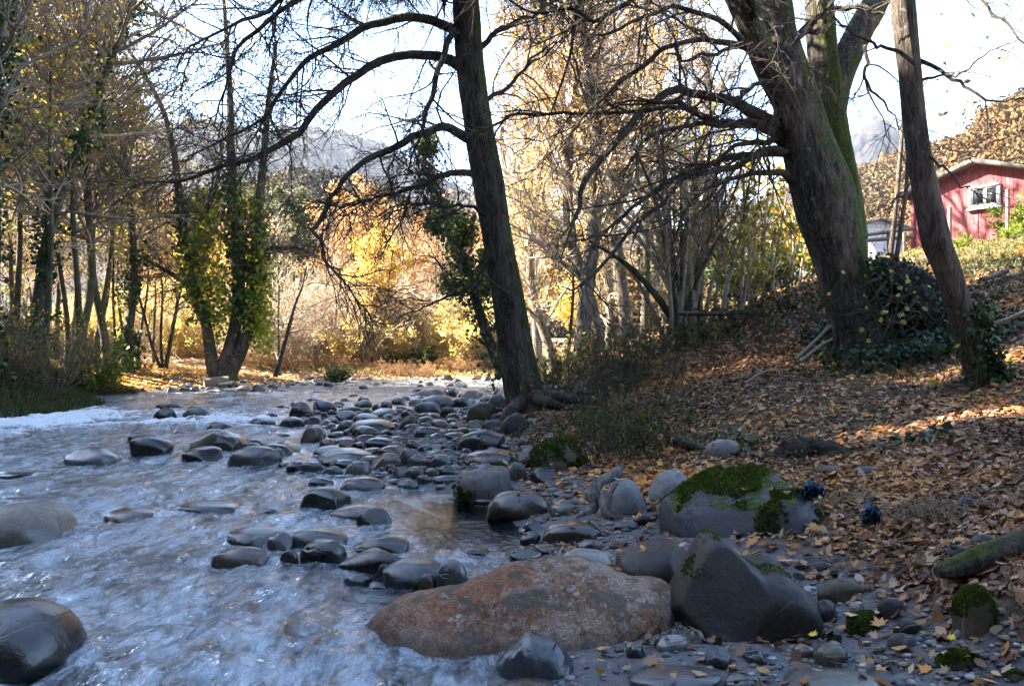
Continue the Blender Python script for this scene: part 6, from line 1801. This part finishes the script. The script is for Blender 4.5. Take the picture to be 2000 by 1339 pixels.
brush(1080, 712, 24, 'undergrowth_bush', 'yellow-green bush on top of the bank wall', 'undergrowth', 1.2, 50, 1800, OG+GRN, .6, .06, .005)

# ------------------------------------------------------------------ fallen leaves
def gnorm(x, y, e=.06):
    dx = (hz(x+e, y)-hz(x-e, y))/(2*e); dy = (hz(x, y+e)-hz(x, y-e))/(2*e)
    return nrm(np.stack([-dx, -dy, np.ones_like(dx)], -1))
LP = np.array([(.50,.19,.03),(.58,.27,.045),(.48,.20,.04),(.30,.13,.045),(.42,.18,.045),(.24,.115,.055),(.40,.26,.14),(.42,.17,.035),(.34,.20,.11),(.15,.065,.03),(.20,.085,.03),(.36,.20,.07),(.36,.26,.17),(.26,.15,.09),(.13,.06,.03)])
star = []
for k, (an, r) in enumerate([(-90,.28),(-50,.55),(-25,.42),(0,.9),(18,.52),(42,.85),(62,.5),(90,1.05),(118,.5),(138,.85),(162,.52),(180,.9),(205,.42),(230,.55)]):
    star.append((r*math.cos(R_(an)), r*math.sin(R_(an))))
star = np.array(star)
def litter(x, y, size, rg, shape, lift=.01, pal=LP, tiltw=.35, mask=None):
    z = np.maximum(hz(x, y), 0)+rg.uniform(.004, .03, len(x))
    n = nrm(gnorm(x, y)+rg.normal(size=(len(x), 3))*tiltw)
    a = rg.normal(size=(len(x), 3)); a = nrm(a-n*np.sum(a*n, -1, keepdims=True)); b = np.cross(n, a)
    s = (size*rg.uniform(.6, 1.25, len(x)))[:, None, None]
    curl = rg.uniform(-.5, .9, len(x))[:, None, None]
    sh = shape[None]
    V = np.stack([x, y, z], -1)[:, None]+s*(a[:, None]*sh[..., :1]+b[:, None]*sh[..., 1:2]+n[:, None]*(curl*(sh**2).sum(-1, keepdims=True)*.35))
    V = V.reshape(-1, 3)
    Q = np.arange(len(V)).reshape(len(x), -1)
    # whole drifts share a tint, so the carpet reads in patches
    pt = fbm(P3(x*.8, y*.8, 2.0), 3, 3)
    idx = np.clip(((pt*1.6+.5)*len(pal)*.5+rg.integers(0, len(pal), len(x))*.75).astype(int), 0, len(pal)-1)
    col = np.asarray(pal)[idx]*rg.uniform(.6, 1.25, (len(x), 1))
    return V, Q, col
lm = MB()
fan = []
def scatter(n, x0, x1, y0, y1, rg):
    x = rg.uniform(x0, x1, n); y = rg.uniform(y0, y1, n); return x, y
def dens(x, y):
    z = hz(x, y)
    d = sst(.10, .32, z)
    # thinner where weeds and bare earth show
    nn = fbm(P3(x*.7, y*.7, 4), 3, 21)
    d = d*(.30+.70*sst(-.35, .15, nn))
    d = np.maximum(d, .13*sst(.02, .06, z))
    d = d*(1-.75*sst(13, 18, y)*sst(2.2, 1.0, x))
    return d
x, y = scatter(60000, -.2, 6.5, 2.2, 7.5, rg); k = rg.random(len(x)) < dens(x, y)*.85; x, y = x[k], y[k]
# star leaves: 14-gon as a fan around the centre
isS = rg.random(len(x)) < .55; x2, y2 = x[~isS], y[~isS]; x, y = x[isS], y[isS]
oval = np.array([(-1,0),(-.6,-.38),(0,-.5),(.55,-.34),(1.05,.04),(.55,.36),(0,.52),(-.6,.36)])
V, Q, C = litter(x2, y2, .030*rg.uniform(.7, 1.5, len(x2)), rg, oval, tiltw=.45); lm.add(V, [Q], C)
V, Q, C = litter(x, y, .034*rg.uniform(.6, 1.35, len(x)), rg, np.vstack([star, [[0, -.05]]]), tiltw=.42)
m = 15; ids = np.arange(len(x))[:, None]*m; T = []
for i in range(14): T.append(np.stack([ids[:, 0]+14, ids[:, 0]+i, ids[:, 0]+(i+1) % 14], -1))
lm.add(V, [np.concatenate(T)], None); lm.C.append(np.tile(C, (14, 1)))
dia = np.array([(-1, 0), (-.1, -.62), (1, 0), (.1, .62)])
x, y = scatter(150000, -.5, 12, 7.0, 16, rg); k = rg.random(len(x)) < dens(x, y)*.55; x, y = x[k], y[k]
V, Q, C = litter(x, y, .044, rg, dia); lm.add(V, [Q], C)
x, y = scatter(90000, 0, 22, 15, 34, rg); k = (rg.random(len(x)) < dens(x, y)*.35) & (hz(x, y) > .3); x, y = x[k], y[k]
V, Q, C = litter(x, y, .07, rg, dia); lm.add(V, [Q], C)
# left bank: yellow carpet
x, y = scatter(26000, -20, -8.5, 27, 42, rg); px = 1000+x/y*F
k = (hz(x, y) > .07) & (rg.random(len(x)) < .35+.6*sst(150, 220, px)*sst(430, 380, px)); x, y = x[k], y[k]
V, Q, C = litter(x, y, .085, rg, dia, pal=np.array([(.40,.22,.04),(.45,.27,.05),(.34,.18,.04),(.30,.14,.04)])); lm.add(V, [Q], C)
x, y = scatter(60000, -34, 5, 41.5, 64, rg); k = (hz(x, y) > .06); x, y = x[k], y[k]
V, Q, C = litter(x, y, .10, rg, dia, pal=np.array([(.42,.30,.17),(.40,.22,.10),(.48,.36,.2),(.30,.17,.09)])); lm.add(V, [Q], C)
# leaves that came to rest on the boulders
pts_ = []
bpy.context.view_layer.update()
for q_ in STONES:
    if q_['px'] < 1000 or q_['py'] < 850: continue
    o_ = q_['o']; me_ = o_.data; nv = len(me_.vertices); cc = np.empty(nv*3, np.float32); me_.vertices.foreach_get('co', cc); Mw = np.array(o_.matrix_world)
    cc = cc.reshape(-1, 3)@Mw[:3, :3].T+Mw[:3, 3]; zt_ = cc[:, 2].max(); hh_ = zt_-cc[:, 2].min(); cand = cc[cc[:, 2] > zt_-.22*hh_]
    if q_['nm'] == 'pyramid boulder': continue
    for _ in range(min(9, int(q_['w']*14+random.random()))): pts_.append(cand[rg.integers(0, len(cand))])
if pts_:
    pts_ = np.array(pts_); n_ = len(pts_)
    V, Q, C = litter(pts_[:, 0], pts_[:, 1], .030, rg, dia*np.array([1, .9]), tiltw=.25)
    V = V.reshape(n_, 4, 3); V[..., 2] += (pts_[:, 2]-np.maximum(hz(pts_[:, 0], pts_[:, 1]), 0)+.002)[:, None]; lm.add(V.reshape(-1, 3), [Q], C)
o = lm.build('fallen_leaves', M['litter'], smooth=False); tag(o, 'orange and brown fallen leaves covering the bank', 'leaves', kind='stuff')
# bright single leaves on the sand
for i, (px, py, lab) in enumerate([(1142,1252,'small yellow leaf on dark sand behind the shiny wet stone'), (1172,1302,'bright yellow leaf on dark sand right of the shiny wet stone'), (1175,1328,'yellow leaf near the bottom edge on dark sand'), (1430,1335,'yellow leaf at the bottom edge below the pyramid boulder'), (1587,1268,'yellow leaf leaning on the striped round stone'), (1857,1273,'round yellow leaf lying on the low mossy stone')]):
    h = hit(px, py)
    if h is None: continue
    V, Q, C = litter(np.array([h[0]]), np.array([h[1]]), .030, rg, np.vstack([star*np.array([.8, 1]), [[0, 0]]]), pal=np.array([(.62,.42,.03)]))
    V = V-h; V[:, 2] += .012+(.04 if i > 3 else 0)
    T = np.array([[14, j, (j+1) % 14] for j in range(14)])
    me = mesh('single_leaf', V, [T], M['litter'], col=np.tile([[.58, .38, .03]], (14, 1)), smooth=False)
    tag(obj('fallen_leaf', me, loc=tuple(h)), lab, 'leaf', 'bright leaves on the sand')

# ------------------------------------------------------------------ grass, weeds and ground ivy
gm = MB()
def blades(x, y, L, rg, pal, w=.006, lean=.6, zoff=0.0, bias=None):
    n = len(x); b = np.stack([x, y, np.maximum(hz(x, y), 0)-.01+zoff], -1)
    a = rg.uniform(0, 6.28, n); s = np.stack([np.cos(a), np.sin(a), 0*a], -1)
    d = nrm(np.stack([rg.normal(size=n)*lean, rg.normal(size=n)*lean, np.ones(n)], -1)+(0 if bias is None else bias))
    l = (L*rg.uniform(.5, 1.2, n))[:, None]
    m_ = b+d*l*.6; t = m_+nrm(d+np.array([0, 0, -.7])+rg.normal(size=(n, 3))*.2)*l*.45
    V = np.stack([b-s*w, b+s*w, m_+s*w*.8, m_-s*w*.8, t], 1).reshape(-1, 3)
    i = np.arange(n)*5
    col = np.asarray(pal)[rg.integers(0, len(pal), n)]*rg.uniform(.7, 1.2, (n, 1))
    gm.add(V, [np.stack([i, i+1, i+2, i+3], -1)], None); gm.C.append(col)
    gm.add(V[:0], [np.zeros((0, 3))], None)
    gm.Fs.append(np.stack([i+3, i+2, i+4], -1)+gm.n-len(V)); gm.C.append(col)
GP = [(.05,.08,.018),(.08,.11,.025),(.12,.13,.035),(.16,.15,.05)]
MP = [(.05,.09,.012),(.07,.12,.015),(.09,.13,.02),(.04,.06,.015)]
DP = [(.20,.145,.075),(.16,.115,.06),(.25,.19,.10),(.10,.085,.04)]
x, y = scatter(30000, .5, 12, 6, 17, rg); nn = fbm(P3(x*.7, y*.7, 4), 3, 21); k = (hz(x, y) > .3) & (nn < -.05) & (rg.random(len(x)) < .5); blades(x[k], y[k], .13, rg, GP+DP[:2], .005)
x, y = scatter(7000, .8, 5.5, 3, 7, rg); nn = fbm(P3(x*1.3, y*1.3, 4), 3, 25); k = (hz(x, y) > .25) & (nn < -.18); blades(x[k], y[k], .07, rg, MP, .003)
# mossy, grassy lip of the left bank
x, y = scatter(60000, -16, -9.6, 15, 29, rg); h_ = hz(x, y); k = (h_ > .02) & (h_ < .75) ; blades(x[k], y[k], .22, rg, [(.03,.055,.01),(.045,.075,.012),(.06,.07,.02),(.10,.09,.03)], .010, .7)
x, y = scatter(30000, -26, -11, 16, 34, rg); k = (hz(x, y) > .6); blades(x[k], y[k], .28, rg, GP+DP+[(.05,.05,.025)], .012, .8)
# crest under the cabin
x, y = scatter(14000, 7, 14, 13, 19, rg); k = (hz(x, y) > 2.5) & (rg.random(len(x)) < .5); blades(x[k], y[k], .20, rg, [(.07,.10,.02),(.12,.13,.035),(.16,.14,.06)], .007)
x, y = scatter(30000, 8, 24, 19, 36, rg); k = (hz(x, y) > 2.5); blades(x[k], y[k], .16, rg, [(.06,.09,.02),(.09,.11,.03),(.13,.12,.05)], .012)
# far meadow strip
x, y = scatter(30000, -12, 10, 44.2, 56, rg); k = (hz(x, y) > .1); blades(x[k], y[k], .35, rg, [(.34,.27,.12),(.40,.33,.16),(.28,.22,.09),(.22,.22,.07)], .022)
x, y = scatter(16000, 1.5, 12, 28, 44, rg); k = (hz(x, y) > .3); blades(x[k], y[k], .3, rg, [(.25,.26,.06),(.34,.32,.08),(.16,.19,.05)], .016)
# dry grass hanging over the earth lip at the right
for (px, py, n) in [(1795,985,200),(1760,975,140),(1660,950,90),(1840,990,70)]:
    h = hit(px, py+25)
    if h is None: continue
    xx = h[0]+rg.normal(size=n)*.09; yy = h[1]+rg.normal(size=n)*.05
    blades(xx, yy, .15, rg, DP, .0025, .5, .07, np.array([0, -1.0, -.9]))
o = gm.build('grass', M['grass'], smooth=False); tag(o, 'rough grass and weeds on the banks', 'grass', kind='stuff')
im = MB()
x, y = scatter(26000, .8, 12, 7, 18, rg); nn = fbm(P3(x*.6+5, y*.6, 9), 3, 31); k = (hz(x, y) > .4) & (nn > .27); x, y = x[k], y[k]
c = np.stack([x, y, hz(x, y)+rg.uniform(.01, .10, len(x))], -1)
V, Q, C = leafquads(c, rg, .035, .028, [(.025,.05,.018),(.04,.07,.02),(.06,.085,.025),(.02,.035,.016)], nbias=np.array([0, -.4, 1.2])); im.add(V, [Q], C)
x, y = scatter(5000, 4.6, 6.8, 11.5, 14, rg); c = np.stack([x, y, hz(x, y)+rg.uniform(.0, .35, len(x))], -1)
V, Q, C = leafquads(c, rg, .04, .03, [(.02,.04,.016),(.03,.055,.018)], nbias=np.array([0, -.8, .8])); im.add(V, [Q], C)
o = im.build('ground_ivy', M['ivy'], smooth=False); tag(o, 'low dark ivy creeping over the right bank', 'ground cover', kind='stuff')
# earth lip with weeds at the right
profile_rock('earth_bank', [(1510,892),(1530,866),(1570,855),(1620,857),(1650,872),(1660,892),(1590,900)], 7.6, .2, M['earth'], (.05, .04, .03), 'low dark hump of weedy earth on the leaf slope', 'earth bank', amp=.06, nsc=5, fine=.03, seed=47, zc=.1)
# twigs lying in the litter
n_ = 900; x, y = scatter(n_, .3, 9, 2.6, 14, rg); k = hz(x, y) > .12; x, y = x[k], y[k]; n_ = len(x)
a = rg.uniform(0, 6.28, n_); L = rg.uniform(.08, .38, n_); t = np.linspace(-.5, .5, 6)[None]
wob = rg.normal(size=(n_, 6))*.012
px_ = x[:, None]+np.cos(a)[:, None]*t*L[:, None]-np.sin(a)[:, None]*wob; py_ = y[:, None]+np.sin(a)[:, None]*t*L[:, None]+np.cos(a)[:, None]*wob
P = np.stack([px_, py_, np.maximum(hz(px_, py_), 0)+.02+rg.uniform(0, .02, (n_, 1))+.01*rg.normal(size=(n_, 6))], -1)
V, Q = tubes(P, np.linspace(1, .5, 6)[None]*rg.uniform(.0018, .005, (n_, 1)), 5)
mb = MB(); mb.add(V, [Q]); o = mb.build('twig_litter', M['twig']); tag(o, 'dead twigs strewn through the fallen leaves', 'twigs', kind='stuff')

# ------------------------------------------------------------------ light, air, camera
w = bpy.data.worlds.new('World'); SC.world = w; w.use_nodes = True
nt = w.node_tree; bg = nt.nodes['Background']
sky = nt.nodes.new('ShaderNodeTexSky'); sky.sky_type = 'NISHITA'; sky.sun_disc = False
sky.sun_elevation = R_(SUN_EL); sky.sun_rotation = R_(SUN_AZ); sky.air_density = 1.0; sky.dust_density = .5; sky.ozone_density = 1.5
nt.links.new(sky.outputs[0], bg.inputs[0]); bg.inputs[1].default_value = .057
sl_ = bpy.data.lights.new('sun', 'SUN'); sl_.energy = 5.0; sl_.angle = R_(.5); sl_.color = (1, .90, .76)
so = bpy.data.objects.new('sun', sl_); COL.objects.link(so)
az, el = R_(SUN_AZ), R_(SUN_EL)
sd = Vector((math.sin(az)*math.cos(el), math.cos(az)*math.cos(el), math.sin(el)))
so.rotation_euler = sd.to_track_quat('Z', 'Y').to_euler(); so.location = (-20, 0, 40)
HAZE = .00013
if HAZE:
    mb = MB(); mb.box((-1700, -300, -4), (1700, 1650, 330))
    m, nt, out = newmat('haze_air'); pv = nt.nodes.new('ShaderNodeVolumePrincipled')
    pv.inputs['Color'].default_value = (.70, .82, 1, 1); pv.inputs['Density'].default_value = HAZE; pv.inputs['Anisotropy'].default_value = .25
    nt.links.new(pv.outputs[0], out.inputs['Volume'])
    o = mb.build('haze', m, smooth=False); tag(o, 'thin blue haze lying in the valley', 'haze', kind='stuff')
cam = bpy.data.cameras.new('camera'); co = bpy.data.objects.new('camera', cam); COL.objects.link(co); SC.camera = co
co.location = (0, 0, CZ); co.rotation_euler = (R_(90), 0, 0)
cam.sensor_width = 36; cam.lens = F/2000*36; cam.shift_y = (HOR-669.5)/2000; cam.clip_end = 5000; cam.clip_start = .05
SC.render.resolution_x = 1024; SC.render.resolution_y = 685
SC.view_settings.view_transform = 'Standard'; SC.view_settings.look = 'None'; SC.view_settings.gamma = 1
SC.view_settings.exposure = 3.9
SC.render.engine = 'CYCLES'
cy = SC.cycles
cy.max_bounces = 8; cy.diffuse_bounces = 3; cy.glossy_bounces = 3; cy.transmission_bounces = 4; cy.transparent_max_bounces = 8; cy.volume_bounces = 0
cy.use_denoising = True; cy.caustics_reflective = False; cy.caustics_refractive = False
